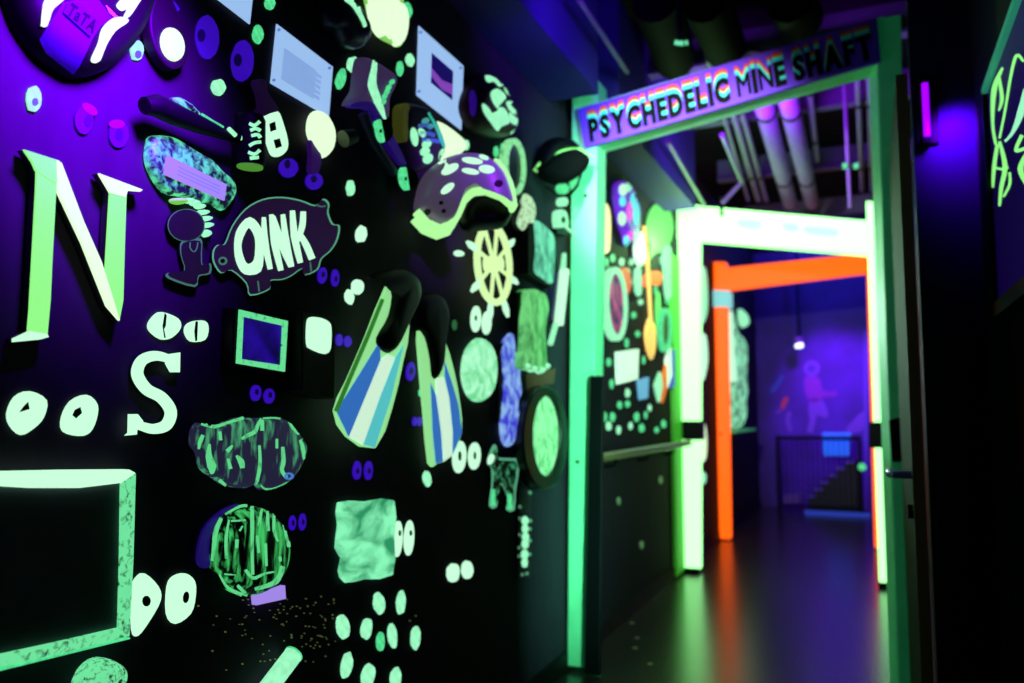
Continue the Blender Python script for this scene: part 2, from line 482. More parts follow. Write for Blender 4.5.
# ------------------------------------------------------------------ ceiling services
pipem = mat('galvanised_pipe', (92, 86, 108), .5)
pj = mat('pipe_jacket', (120, 88, 150), .7, noise=.35, nscale=40)
def zpl(z): return Pl((0, 0, z), (0, 0, 1))
def long_pipe(name, p0, p1, z, r, label, cat, m=pipem, group=None, clamp=True):
    A, B = zpl(z).at(*p0), zpl(z).at(*p1)
    t = thing(name, (A + B) / 2, label, cat, group)
    link('pipe', tube([A, B], r, 16), m, t, soft=True)
    if clamp:
        d = (B - A).normalized()
        for k in (.25, .75):
            c = A + (B - A) * k
            link('clamp', tube([c - d * .02, c + d * .02], r + .005, 16), soot, t)
            link('hanger', tube([c + Vector((0, 0, r)), Vector((c.x, c.y, TOP - .001))], .005, 6), soot, t)
    return t
long_pipe('duct_pipe', (752, 62), (790, 203), 2.72, .052, 'fat violet lit ceiling pipe, the nearer wall side one of two', 'pipe', pj, 'fat ceiling pipes')
long_pipe('duct_pipe', (779, 60), (812, 203), 2.72, .052, 'fat violet lit ceiling pipe beside its twin, farther from black wall', 'pipe', pj, 'fat ceiling pipes')
for (p0, p1, z, r, lb) in (((718, 60), (758, 200), 2.8, .02, 'thin ceiling pipe next to the fat pair'), ((728, 60), (766, 200), 2.82, .018, 'thin ceiling pipe closest to the fat pair'),
                       ((708, 60), (748, 200), 2.82, .014, 'thinnest ceiling pipe in the bundle by the fat pair'), ((806, 60), (817, 160), 2.8, .018, 'ceiling pipe on the door side of the fat pair'),
                       ((869, 60), (872, 190), 2.85, .016, 'slim violet ceiling pipe over the hall edge beside the door'), ((857, 60), (862, 190), 2.85, .016, 'slim violet ceiling pipe near the hanging rod')):
    long_pipe('conduit_pipe', p0, p1, z, r, lb, 'pipe', group='thin ceiling pipes')
long_pipe('rail_pipe', (579, 0), (627, 72), 2.6, .012, 'slim grey ceiling rod in front of the violet sign', 'pipe', mat('grey_rod', (96, 94, 100), .5), clamp=False)
long_pipe('rail_pipe', (668, 142), (705, 206), 2.55, .013, 'slim pale ceiling rod running towards the yellow crossbeam', 'pipe', mat('grey_rod', (96, 94, 100), .5), clamp=False)
for (p0, p1, lb) in (((655, 0), (675, 60), 'dark ceiling duct above the sign, nearest the black wall'), ((705, 0), (725, 48), 'dark ceiling duct above the word between sign halves'), ((790, 0), (800, 20), 'dark ceiling duct above the sign, nearest the door')):
    long_pipe('ceiling_duct', p0, p1, 2.85, .10, lb, 'duct', mat('dark_duct', (6, 6, 8), .8, spec=.08), 'dark ceiling ducts', clamp=False)
# joists
jm = mat('dark_joist', (70, 62, 90), .7)
for i, (y, lb) in enumerate(((4.15, 'ceiling joist behind the violet sign'), (5.0, 'violet lit ceiling joist between the sign and the yellow frame'), (6.3, 'ceiling joist over the yellow frame'), (7.8, 'ceiling joist beyond the orange frame'))):
    j = thing('ceiling_joist', (-.4, y, 2.98), lb, 'joist', 'ceiling joists')
    link('web', box(WX + .22, y - .012, 2.9, .35, y + .012, TOP - .001), jm, j)
    link('flange', box(WX + .22, y - .04, 2.885, .35, y + .04, 2.9), jm, j)
# hanging rod with clips
A = yplane(4.6).at(843, 60); B = yplane(4.6).at(850, 208)
hg = thing('hanger_rod', A, 'thin threaded rod hanging from the ceiling with pale green clips', 'rod')
link('rod', tube([Vector((A.x, A.y, TOP - .001)), A, B], .010, 8), pipem, hg)
for x in (845, 856):
    c = yplane(4.58).at(x, 166); link('clip', tube([c + Vector((-.012, 0, 0)), c + Vector((.012, 0, 0))], .016, 10), green, hg)
c = yplane(2.9).at(680, 44)
sk = thing('sprinkler_head', c, 'small green glinting sprinkler head on the dark ceiling', 'sprinkler')
link('drop_pipe', tube([Vector((c.x, c.y, TOP - .001)), c + Vector((0, 0, .01))], .01, 8), soot, sk)
link('nozzle', tube([c + Vector((-.018, 0, .01)), c + Vector((.014, 0, 0))], .010, 10), mat('green_glint_dim', (90, 190, 140), .5, .35), sk)  # green glints given to nozzle and deflector as emission
link('deflector', tube([c + Vector((.02, 0, .0)), c + Vector((.03, 0, 0))], .010, 10), mat('green_glint_dim', (90, 190, 140), .5, .35), sk)
# branching sprinkler pipe behind the sign
A = zpl(2.6).at(722, 135); B = zpl(2.6).at(742, 182); C_ = yplane(B.y).at(722, 203)
tag(link('branch_pipe', tube([A, B, C_], .014, 10), pipem, soft=True), 'bent thin pipe elbowing down to the yellow crossbeam', 'pipe')

# ------------------------------------------------------------------ black lights (fixtures in view)
c = yplane(YG + .02).at(929, 112)
bl = thing('black_light', c, 'violet black light tube on the dark blue wall behind the open door', 'lamp')
link('backplate', box(c.x - .045, c.y - .016, c.z - .13, c.x + .03, c.y - .001, c.z + .13), soot, bl, bevel=.003)
link('tube', tube([c + Vector((-.012, -.03, -.11)), c + Vector((-.012, -.03, .11))], .011, 12), mat('ultraviolet_tube', (120, 10, 200), .4, 1.6, (150, 0, 255)), bl, soft=True)
for z in (-.12, .115): link('socket', box(c.x - .027, c.y - .045, c.z + z - .012, c.x + .003, c.y - .015, c.z + z + .012), soot, bl)

c = yplane(YE - .25).at(799, 346)
tl = thing('spot_lamp', c, 'small white hot ceiling spot lamp above the end wall mural', 'lamp')
link('stem', tube([Vector((c.x, c.y, TOP - .001)), c + Vector((0, 0, .08))], .012, 8), soot, tl)
link('housing', tube([c + Vector((-.02, .0, .09)), c + Vector((0, -.01, .02))], [.06, .055], 16), mat('violet_housing', (90, 70, 140), .5), tl, soft=True)
link('lens', tube([c + Vector((0, -.01, .02)), c + Vector((.004, -.018, -.012))], .045, 16), mat('hot_lens', (235, 250, 255), .4, 2.0), tl)

# ------------------------------------------------------------------ end of the hall
ep = yplane(YE)
mu = thing('wall_mural', ep.at(805, 400), 'faded violet and pink painted figures on the dark end wall', 'mural')
pinkp = mat('pink_mural_paint', (112, 40, 150), .7, .02, (200, 10, 220)); lilac = mat('lilac_mural_paint', (100, 66, 165), .7, .02, (120, 30, 255)); bluep = mat('blue_mural_paint', (50, 80, 170), .7, .04, (20, 50, 230)); ochre = mat('rust_mural_paint', (170, 60, 70), .7, .1)
g = cr(740, 330, 6.829)
def mural(name, pts, m, k=0): link(name, slab(smooth(pts, 4), .001, .004 + k * .002, ep), m, mu)
mural('figure_head', ell(*g((490, 262))[0], 8, 8), lilac)
mural('figure_face', ell(*g((488, 262))[0], 4.5, 4.5), mat('dim_violet_paint', (70, 50, 140), .7), 1)
mural('figure_body', g((450, 320), (540, 330), (560, 400), (600, 440), (560, 470), (500, 500), (450, 440), (440, 370)), pinkp)
mural('figure_arm', stroke(g((560, 430), (620, 440), (660, 430)), 5), pinkp, 1)
mural('figure_hip', g((480, 480), (560, 480), (600, 560), (590, 600), (520, 580), (480, 600), (470, 560)), lilac)
mural('figure_leg', stroke(g((500, 560), (495, 620), (475, 700)), 6), lilac, 1)
mural('figure_leg', stroke(g((340, 560), (325, 610), (345, 690)), 4), lilac)
mural('painted_shape', stroke(g((290, 310), (255, 370), (215, 420)), [3, 5, 4]), bluep)
mural('painted_shape', stroke(g((320, 460), (300, 500), (285, 540)), [4, 5, 3]), ochre)
mural('painted_shape', stroke(g((245, 565), (280, 550)), 3), lilac)
mural('painted_shape', g((720, 690), (830, 560), (850, 600), (830, 690)), lilac)
# stair rail: balusters, top rail, stair nosings, blue glow as a panel
gq = yplane(YE - .55)
rl = thing('stair_railing', gq.at(820, 508), 'black metal stair railing with thin balusters before the end wall', 'railing')
A, B = gq.at(776, 438), gq.at(860, 438)
link('top_rail', tube([A, B], .022, 10), soot, rl, soft=True)
for x in (777, 859):
    a = gq.at(x, 436); link('newel_post', tube([Vector((a.x, a.y, .001)), a], .02, 10), soot, rl)
for i in range(1, 16):
    p = A + (B - A) * i / 16; link('baluster', tube([Vector((p.x, p.y, .08)), p], .007, 6), soot, rl)
link('bottom_rail', tube([Vector((A.x, A.y, .08)), Vector((B.x, B.y, .08))], .012, 8), soot, rl)
st = thing('staircase', gq.at(830, 506), 'dark narrow steps with violet edged treads behind the railing', 'stairs')
sq = yplane(YE - .42)
ps = [sq.at(x, y) for x, y in ((808, 496), (815, 489), (821, 482), (829, 475), (837, 468), (846, 462))]
nose = mat('violet_nosing', (120, 80, 220), .5, .3, (60, 20, 200))
for i, p in enumerate(ps):
    x1 = ps[i + 1].x if i + 1 < len(ps) else p.x + .12
    s_ = link('step', box(p.x, p.y, .001, max(x1, p.x + .07), YE - .02, max(p.z, .02)), mat('navy_step', (30, 26, 60), .6), st)
    link('nosing', box(p.x - .005, p.y - .012, p.z - .012, p.x + .075, p.y, p.z + .008), nose, st)
lp = sq.at(822, 454)
pb = [sq.at(x, y) for x, y in ((822, 433), (851, 433), (849, 456), (824, 456))]
tag(link('azure_glow_box', beam(pb, .12), mat('azure_glow_emission', (40, 130, 255), .5, .55, (20, 110, 255)), bevel=.01), 'azure glow behind the stair railing, built as an emissive panel', 'panel')  # blue glow put in as an emissive box
ek = sq.at(806, 506)
tag(link('kerb_glow', box(ek.x, YE - .62, .001, ek.x + .66, YE - .58, .04), mat('blue_strip_glow', (40, 70, 220), .5, .35), bevel=.004), 'low blue glow along the floor below the stair railing', 'strip')  # glow at the floor edge, built as an emissive strip
tag(link('floor_block', beam(q(sq, (784, 495), (801, 494), (801, 503), (784, 504)), .1), mat('dim_violet_block', (90, 50, 180), .6, .12), bevel=.006), 'small violet block on the floor at the dark end of railing', 'block')
struct('trim_2', beam(q(yplane(YE - .05), (749, 330), (753, 330), (753, 512), (749, 512)), .05), mat('violet_trim', (80, 50, 170), .6, .1))
struct('trim_3', beam(q(yplane(YE - .05), (864, 330), (868, 330), (868, 512), (864, 512)), .05), mat('violet_trim', (80, 50, 170), .6, .1))

# ------------------------------------------------------------------ picture on the right-hand wall
RW = Pl((.40, 0, 0), (-1, 0, 0))
pc = thing('framed_painting', RW.at(1010, 200), 'dark framed violet painting of green scrawled shapes beside the open door', 'painting')
A = RW.at(985, 92, .02); B = RW.at(997, 306, .02)
y1, zt, zb = (A.y + B.y) / 2, A.z, B.z
y0 = y1 - .95
link('canvas', box(.385, y0, zb, .396, y1, zt), mat('violet_canvas', (70, 30, 130), .7, .07, (60, 10, 180)), pc)
fm = mat('glossy_dark_frame', (60, 90, 80), .35)
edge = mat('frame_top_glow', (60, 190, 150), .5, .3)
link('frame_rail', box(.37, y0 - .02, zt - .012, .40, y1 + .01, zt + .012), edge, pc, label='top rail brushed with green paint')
link('frame_rail', box(.37, y0 - .02, zb - .035, .40, y1 + .01, zb + .01), fm, pc)
link('frame_stile', box(.37, y1 - .01, zb, .40, y1 + .015, zt), soot, pc)
link('frame_stile', box(.37, y0 - .02, zb, .40, y0 + .01, zt), soot, pc)
g = cr(980, 0, 3.252)
for pts, w in ((((72, 220), (45, 290), (40, 400), (50, 470)), [3, 9, 4, 4]), (((60, 250), (70, 320), (60, 360)), [4, 6, 2]),
               (((140, 200), (118, 180), (100, 240), (80, 360), (62, 450)), [3, 5, 4, 3, 3]), (((55, 470), (45, 540), (40, 610)), [5, 6, 3]), (((62, 460), (80, 540), (68, 610), (62, 670)), [4, 8, 6, 3]),
               (((150, 290), (130, 370), (105, 430), (80, 460)), [10, 12, 5, 3]), (((135, 440), (115, 490), (150, 480)), [6, 5, 6]), (((150, 500), (130, 550), (150, 600)), [6, 9, 6]),
               (((45, 545), (70, 550), (90, 545)), [3, 4, 3]), (((75, 640), (95, 600), (95, 560)), [3, 4, 3])):
    pts = stroke(g(*pts), [v * .55 for v in w])
    link('painted_stroke', slab(pts, .0145, .017, RW), lime if w[0] != 10 else mint, pc)

# ------------------------------------------------------------------ things on the black wall
def eyes(label, whites, pupils=(), m=pale, pm=black, group=None, name='painted_eyes', cat='painted eyes'):
    cx = sum(w[0] for w in whites) / len(whites); cy = sum(w[1] for w in whites) / len(whites)
    e = on_wall(name, cx, cy, label, cat, group)
    for i, w in enumerate(whites):
        p = ell(*w, jit=.03) if not isinstance(w[0], tuple) else w
        o = link('eye', slab(p, -.002, .0018), m, e)
        if i < len(pupils) and pupils[i]:
            link('pupil', slab(ell(*pupils[i], n=14), .0016, .0026), pm, o)
    return e
EG, VG = 'green painted eyes on the black wall', 'violet painted eyes on the black wall'
def blob(px, py, rx, ry, label, m=mint, rot=0, group='green paint dabs on the black wall'):
    return tag(link('paint_dab', slab(ell(px, py, rx, ry, rot, 14, .08), -.002, .002), m), label, 'paint dab', group)

# --- round black plaque with violet cloth
g = cr(0, 0, 7.59)
out = g((20, 50), (80, 200), (200, 380), (350, 510), (540, 600), (750, 555), (900, 430), (1010, 290), (1100, 90)) + [(150, -20), (148, -60), (128, -95), (95, -112), (55, -108), (20, -85), (0, -50), (-3, -15)]
t = on_wall('round_plaque', 75, -10, 'large round black plaque with violet cloth panel and dripping green paint', 'plaque')
bd = link('disc', dome(smooth(out, 3), 0, .05, rings=5, flat=.72, ref=0), black, t, soft=True)
vc = mat('violet_cloth', (28, 12, 70), .7, .4, (52, 0, 215))
decal('cloth_panel', g((480, 20), (400, 140), (300, 300), (350, 400), (555, 560), (600, 500), (700, 290), (760, 200), (850, 140), (720, -30)), bd, vc, t, lift=.0018, cuts=4)
link('label_patch', slab(g((520, 20), (485, 95), (690, 280), (755, 165), (600, 20)), .054, .056), mat('indigo_patch', (18, 8, 50), .7, .2, (40, 0, 150)), t)
lt = {}
def place_text(s, O, X, Y, n, parent, m, bold=.03, name='letter', w=.001):
    xs = 0; items = []
    for ch in s:
        if ch not in lt: lt[ch] = glyph(ch, bold)
        v = [p.x for p in lt[ch][0]]; items.append((ch, xs - min(v), max(v) - min(v))); xs += max(v) - min(v) + .06
    for ch, dx, _w in items:
        def fn(p, dx=dx): return O + X * ((p.x + dx) / (xs - .06)) + Y * (p.y / .7) + n * (w if p.z > 0 else 0)
        link(name, glyph_bm(lt[ch], fn), m, parent)
O, X, Y = [WALL.at(*g(p)[0], .0562) for p in ((500, 100), (705, 250), (545, 20))]
place_text('TaTA', O, X - O, Y - O, WALL.n, t, soot)
decal('paint_drip', smooth(g((345, -20), (310, 170), (315, 200), (345, 205), (365, 180), (395, 80), (440, 35), (490, -20)), 3), bd, cream, t)
decal('paint_drip', smooth(g((770, 220), (740, 330), (690, 440), (700, 475), (755, 455), (800, 350), (870, 240), (955, 180), (970, 150), (930, 130), (850, 140)), 3), bd, cream, t)
decal('paint_drip', smooth(g((880, 45), (910, 0), (960, -60), (1090, -60), (1040, 40), (975, 130), (935, 130), (960, 70), (920, 85)), 3), bd, cream, t)
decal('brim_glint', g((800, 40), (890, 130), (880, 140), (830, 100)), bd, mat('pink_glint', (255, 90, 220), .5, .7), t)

# --- hand mirror with green oval
g = cr(130, 0, 6.83)
t = on_wall('hand_mirror', 171, 35, 'dark hand mirror with a glowing pale oval face', 'mirror')
link('back', slab(smooth(g((190, -80), (140, 100), (150, 250), (200, 380), (290, 475), (390, 430), (400, 330), (380, 200), (330, 80), (260, -80)), 3), .004, .03), dark, t, bevel=.004)
link('face', dome(ell(*g((302, 300))[0], 11.8, 17.5, -14), .03, .036, flat=.8, rings=3, ref=1), cream, t, soft=True)
tag(link('violet_stroke', slab(stroke(g((230, -20), (290, 30), (330, 75)), [6, 7, 5]), -.002, .002), viol), 'violet paint stroke on the wall above the hand mirror', 'paint stroke')

# --- violet eyes and dabs, top
eyes('two large violet eyes under the paper corner, between mirror and printed sheet', [(207.5, 37, 11.5, 22, -3), (243, 61, 11, 20.5, 3)], [(201.5, 35.5, 4, 6.5), (238, 60, 4, 6.5)], viol, viold, VG)
eyes('two small violet and magenta eyes below the round plaque', [(84, 120, 9, 14, 0), (119, 134, 9.5, 14, 0)], [(88.5, 121, 4, 6), (119.5, 135, 4, 6)], mat('dim_violet_paint_wall', (50, 16, 84), .6, .2, (62, 0, 225)), viold, VG)
for (x, y, r) in ((90, 109, 35), (117, 124, 0)):
    tag(link('magenta_lid', slab(ell(x, y, 9 if r else 8, 4.5, r, 14), .002, .003), mat('magenta_paint', (70, 12, 80), .6, .5, (170, 0, 255))), 'magenta eyelid dab over the %s small violet eye' % ('upper' if r else 'lower'), 'paint dab', 'magenta eyelids')
blob(34.5, 99, 7.5, 13, 'pale green dab with a teal centre beneath the round plaque'); blob(137.5, 50.5, 6.5, 10.5, 'pale green dab between the round plaque and the hand mirror')
for (x, y, lb) in ((35.5, 102, 'teal centre of the dab beneath the round plaque'), (138.5, 54.5, 'teal centre of the dab beside the hand mirror')):
    tag(link('paint_dab', slab(ell(x, y, 3, 4, 0, 12, .1), .002, .0032), mat('teal_paint', (40, 140, 150), .6, .4)), lb, 'paint dab')
blob(219, 87.5, 7, 8.5, 'round pale green dab above the mallet handle')
blob(258.5, 34, 5, 9.5, 'green dab under the top paper corner', green); blob(270.5, 3, 5, 7, 'green dab at the very top beside the printed sheet', green)

# --- papers
def sheet(pts, label, lines=0, photo=None, m=paper, pins=True):
    cx = sum(p[0] for p in pts) / 4; cy = sum(p[1] for p in pts) / 4
    s = on_wall('paper_sheet', cx, cy, label, 'paper', 'papers pinned to the wall')
    link('page', slab(pts, .001, .004), m, s)
    TLp, TRp, BRp, BLp = [Vector(p) for p in pts]
    def uv(u, v): return tuple((TLp * (1 - u) + TRp * u) * (1 - v) + (BLp * (1 - u) + BRp * u) * v)
    if lines:
        bm = bmesh.new()
        for i in range(lines):
            v = .3 + .55 * i / lines; e = .82 - .1 * ((i * 7) % 3 == 0)
            slab([uv(.16, v), uv(e, v), uv(e, v + .013), uv(.16, v + .013)], .004, .0043, WALL, bm)
        link('printed_text', bm, ink, s)
    if photo:
        u0, v0, u1, v1 = photo
        link('photo', slab([uv(u0, v0), uv(u1, v0), uv(u1, v1), uv(u0, v1)], .004, .0046), mat('indigo_print', (40, 14, 150), .6, .3), s)
        vm = (v0 + v1) / 2
        link('photo_foreground', slab([uv(u0, vm), uv(u0 + .5 * (u1 - u0), vm + .05), uv(u1, vm - .02), uv(u1, v1 - .08), uv(u0 + .5 * (u1 - u0), v1 - .03), uv(u0, v1 - .1)], .0046, .005), mat('lilac_print', (170, 90, 235), .6, .5), s)
    if pins:
        for u, v in ((.05, .06), (.95, .06), (.05, .92)):
            link('pin', slab(ell(*uv(u, v), 1.3, 1.6, n=8), .004, .007), ink, s)
    return s
sheet([(272, -48), (254, -36), (250, 24), (214, -3)][2:3] and [(210, -58), (256, -30), (250, 24), (214, -4)], 'blank paper corner pinned at the top edge above large violet eyes')
sheet([(277, 24), (333, 67), (329, 117), (271, 83)], 'printed text sheet pinned above the slotted spatula', 16)
sheet([(419, 26), (463.5, 66), (461.5, 130), (417, 95)], 'pinned sheet with a dark violet photograph above the purple helmet', 0, (.30, .22, .78, .66))

# --- mallet
t = on_wall('mallet', 200, 130, 'black mallet with green brushed handle hung below the violet eyes', 'mallet', t=.04)
g = cr(130, 80, 7.59)
hp = [WALL.at(*p, .045) for p in g((110, 195), (200, 195), (330, 255), (520, 335), (700, 405), (830, 440))]
link('handle', tube(hp, [.016, .021, .022, .018, .012, .012], 14), soot, t, soft=True)
gh = brushed('brushed_green_on_black', (10, 12, 12), (100, 240, 170), (40, 40, 40), .42, .58)
link('paint_streak', tube([v + Vector((.008, 0, .010)) for v in [WALL.at(*p, .045) for p in g((270, 195), (340, 215), (430, 262), (500, 300))]], [.004, .011, .010, .003], 10), gh, t, soft=True)
link('paint_streak', tube([v + Vector((.008, 0, .006)) for v in [WALL.at(*p, .045) for p in g((520, 290), (600, 340), (680, 385))]], .0035, 8), green, t)
hc0, hc1 = WALL.at(250, 116, .05), WALL.at(250, 166, .05)
bd = link('head', tube([hc0, hc0 + (hc1 - hc0) * .08, hc0 + (hc1 - hc0) * .92, hc1], [.028, .032, .032, .029], 22), soot, t, soft=True)
link('end_cap', tube([hc1 + Vector((0, 0, .001)), hc1 - Vector((0, 0, .004))], .027, 22), mat('moss_green_paint', (100, 180, 60), .6, .45), t)
link('end_cap', tube([hc0 + Vector((0, 0, .003)), hc0 - Vector((0, 0, .001))], .014, 16), mint, t)
g2 = cr(240, 60, 4.88); hpl = turned(250, 140, .082, 50)
for pts in (((45, 310), (70, 320), (95, 300)), ((50, 345), (75, 335), (98, 345)), ((55, 370), (85, 365), (98, 380)), ((45, 420), (70, 405), (100, 400)), ((40, 450), (70, 460), (95, 440)), ((48, 480), (90, 475))):
    decal('painted_mark', stroke(g2(*pts), 3.2), bd, mint, t)
decal('band_mark', ell(240, 137, 2.2, 3.6, -20), bd, mint, t)
for pts in (((748, 370), (800, 420)),):
    link('painted_mark', tube([WALL.at(*p, .058) for p in cr(130, 80, 7.59)(*pts)], .005, 8), mint, t)

# --- oval plaque with lavender label
g = cr(150, 120, 6.83)
t = on_wall('oval_plaque', 194, 172, 'green brushed oval plaque with a lavender label, under the mallet', 'plaque')
out = smooth(g((30, 105), (120, 100), (190, 120), (300, 190), (430, 265), (510, 350), (590, 420), (605, 500), (560, 580), (520, 615), (440, 570), (360, 560), (240, 520), (120, 490), (40, 380), (0, 270), (5, 170)), 3)
link('board', dome(out, .002, .022, flat=.85, rings=4, ref=.8), brushed('brushed_green_oval', (14, 40, 44), (95, 235, 165), (46, 60, 60), .42, .62, .85, dist=.4, eb=.4), t, soft=True)
link('label_card', slab(g((120, 240), (525, 440), (510, 550), (100, 370)), .0225, .027), lav, t)
bm = bmesh.new()
for k in (.3, .5, .7):
    a0 = Vector(g((120, 240))[0]).lerp(Vector(g((100, 370))[0]), k); a1 = Vector(g((525, 440))[0]).lerp(Vector(g((510, 550))[0]), k)
    slab([tuple(a0.lerp(a1, .2)), tuple(a0.lerp(a1, .9)), tuple(a0.lerp(a1, .9) + Vector((0, .8))), tuple(a0.lerp(a1, .2) + Vector((0, .8)))], .027, .0273, WALL, bm)
link('printed_text', bm, ink, t)

# --- dark animal cutout with spiky crest
g = cr(140, 170, 5.256)
t = on_wall('crested_cutout', 183, 245, 'dark cut-out figure with round head and spiky green crest, beside the pig', 'cut-out')
rimm = mat('pale_rim_paint', (34, 58, 48), .6, .3, (110, 190, 160))
headp = ell(*g((245, 290))[0], 18.5, 16.5, 0); bodyp = smooth(g((225, 370), (215, 440), (235, 530), (150, 540), (150, 570), (290, 615), (310, 560), (370, 545), (372, 490), (330, 500), (325, 430), (320, 360)), 3)
for nm, p in (('head', headp), ('body', bodyp)):
    link(nm + '_rim', slab(p, .0102, .012), rimm, t)
    link(nm + '_back', slab(p, .002, .0100), mat('dark_plum_edge', (14, 9, 16), .7, spec=.1), t)
    c = Vector((sum(a for a, b in p) / len(p), sum(b for a, b in p) / len(p)))
    link(nm, slab([tuple(c + (Vector(a) - c) * (.95 if nm == 'head' else .9)) for a in p], .011, .0135), mat('dark_plum_board', (20, 12, 24), .6, .35, (40, 22, 52), spec=.15), t)
link('crest_base', dome(ell(*g((205, 163))[0], 7.5, 3.3, 5), .004, .03, rings=4), mat('leaf_green_paint', (130, 235, 80), .6, .7), t, soft=True)
for i, (a, b, r) in enumerate(((255, 160, 20), (285, 172, 30), (312, 190, 20), (332, 222, 0), (348, 255, -10), (355, 290, -20), (346, 332, 70))):
    link('crest_spike', dome(ell(*g((a, b))[0], 4.2, 2.8, r, 12), .004, .026, rings=3), mint, t, soft=True)
link('drawn_line', slab(stroke(g((265, 380), (265, 410), (285, 430), (300, 410), (305, 380)), .9), .0135, .0145), rimm, t)

# --- pig
g = cr(200, 180, 5.253)
t = on_wall('pig_cutout', 275, 245, 'dark plum wooden pig cut-out lettered in pale glowing paint', 'pig cut-out')
out = smooth(g((130, 335), (170, 240), (240, 150), (330, 100), (430, 88), (530, 105), (610, 132), (650, 98), (680, 125), (675, 170), (700, 230), (735, 240), (725, 310), (690, 370), (640, 415), (620, 470), (555, 500), (540, 465), (480, 505), (430, 525), (370, 530), (365, 575), (265, 608), (245, 545), (165, 475), (110, 490), (70, 430), (70, 370), (95, 340)), 3)
c = Vector((275, 247))
link('back', slab(out, .002, .0098), mat('dark_plum_edge', (14, 9, 16), .7, spec=.1), t)
link('rim', slab(out, .010, .0115), mat('rim_green_glow', (40, 75, 58), .6, .5, (120, 225, 175)), t)
link('body', slab([tuple(c + (Vector(p) - c) * .972) for p in out], .0108, .013), mat('plum_pig_board', (24, 14, 32), .6, .45, (48, 24, 72), spec=.15), t)
def let(*st): link('letter', slabs([stroke(g(*p), w) for p, w in st], .013, .016), pale, t)
link('letter', ring(smooth(g((265, 195), (325, 260), (335, 370), (320, 480), (240, 495), (195, 430), (185, 330), (205, 250)), 3), smooth(g((262, 250), (292, 300), (295, 370), (285, 425), (250, 440), (228, 400), (218, 340), (235, 285)), 3), .013, .016), pale, t)
let((((338, 195), (345, 330), (372, 468)), [3, 6, 4]))
let((((378, 180), (395, 330), (428, 475)), [3.5, 6.5, 4.5]), (((385, 190), (430, 330), (480, 455)), [4, 7, 4]), (((438, 180), (455, 320), (485, 455)), [3.5, 6, 4]))
let((((488, 160), (500, 300), (530, 435)), [4, 6.5, 4.5]), (((545, 165), (540, 240), (515, 320)), [4.5, 5.5, 4]), (((525, 280), (560, 340), (592, 415)), [4, 6, 6]))
link('eye', slab(ell(*g((122, 425))[0], 4.2, 4.2), .013, .015), rimm, t)
link('pupil', slab(ell(*g((120, 425))[0], 2.2, 2.2), .015, .016), soot, t)
for pts in (((305, 530), (312, 585)), ((580, 430), (585, 480)), ((610, 130), (640, 140), (660, 135))):
    link('drawn_line', slab(stroke(g(*pts), 1.2), .013, .014), rimm, t)
eyes('two small violet eyes just below the pig tail end', [(322.8, 275.3, 4.4, 8.2, 4), (335.6, 278, 3.8, 8.6, 2)], [(323.5, 274.5, 1.8, 3), (336.3, 279, 1.5, 3)], viol, viold, VG)

# --- letter N
t = on_wall('letter_sign', 80, 245, 'large glowing green serif letter N, tallest letter on the wall', 'letter')
nbody = mat('unlit_letter_edge', (40, 44, 40), .6)
def N_(name, pts, m=lime, k=0):
    o = link(name, slab(pts, .022, .026 + k * .0015), m, t)
    c_ = slab(pts, .003, .0218); link('edge', c_, nbody, o)
N_('stem', [(37, 168), (57, 176), (56.4, 190), (52.5, 262), (50.8, 300), (47.5, 336), (28, 334), (30, 310), (32.5, 265), (36.5, 190)])
N_('stem', [(110.5, 188), (127, 188), (125, 245), (123.5, 300), (119.5, 321), (112, 309), (105.5, 275)], k=0)
N_('serif', [(24.6, 149.5), (59.4, 160.5), (61, 166), (56.5, 184), (37, 171), (33, 162)], lime, 1)
N_('serif', [(99.4, 173.2), (142.8, 189.5), (141, 191.5), (128, 190.5), (126, 197), (111, 193), (107, 186)], cream, 1)
N_('serif', [(30, 331), (47.5, 334), (49, 337), (40, 339.5), (14, 342), (14, 338.5)], pale, 1)
N_('diagonal', [(57, 160), (62, 163), (84, 221), (102, 262), (120, 320), (108, 306), (98, 281), (83, 243), (58, 190)], cream, 2)

# --- letter S
g = cr(0, 340, 4.655)
S_path = g((812, 112), (778, 84), (718, 74), (662, 98), (643, 160), (685, 228), (755, 268), (798, 332), (778, 395), (720, 414), (665, 402), (632, 392))
bm = slabs([stroke(S_path, [7, 8, 10, 10.5, 11, 11, 11, 11, 11, 10, 8.5, 7]), g((772, 68), (840, 58), (838, 150), (797, 150), (775, 110)), g((602, 345), (642, 345), (668, 378), (640, 420), (638, 440), (585, 445), (600, 432))], .010, .014)
sl = link('letter_sign', bm, pale); link('edge', slabs([stroke(S_path, [7, 8, 10, 10.5, 11, 11, 11, 11, 11, 10, 8.5, 8])], .002, .0098), nbody, sl)
tag(sl, 'small pale glowing serif letter S under the spiky crested figure', 'letter')

# --- eyes on the left part of the wall
def eyep(label, polys, pupils, m=pale, pm=black, group=EG):
    c = polys[0][0]
    e = on_wall('painted_eyes', sum(p[0] for pl_ in polys for p in pl_) / sum(len(p) for p in polys), sum(p[1] for pl_ in polys for p in pl_) / sum(len(p) for p in polys), label, 'painted eyes', group)
    for p, u in zip(polys, pupils):
        o = link('eye', slab(smooth(p, 3), -.002, .0018), m, e)
        if u: link('pupil', slab(u, .0016, .0028), pm, o)
    return e
eyep('two big round pale eyes above the blackboard', [g((140, 238), (218, 280), (205, 360), (160, 410), (100, 442), (50, 400), (36, 340), (70, 265)), g((405, 255), (455, 300), (450, 370), (420, 430), (370, 447), (296, 425), (290, 360), (330, 285))],
     [g((132, 288), (138, 322), (92, 336), (110, 310)), g((375, 312), (382, 340), (355, 365), (338, 350), (350, 325))])
g = cr(0, 240, 4.655)
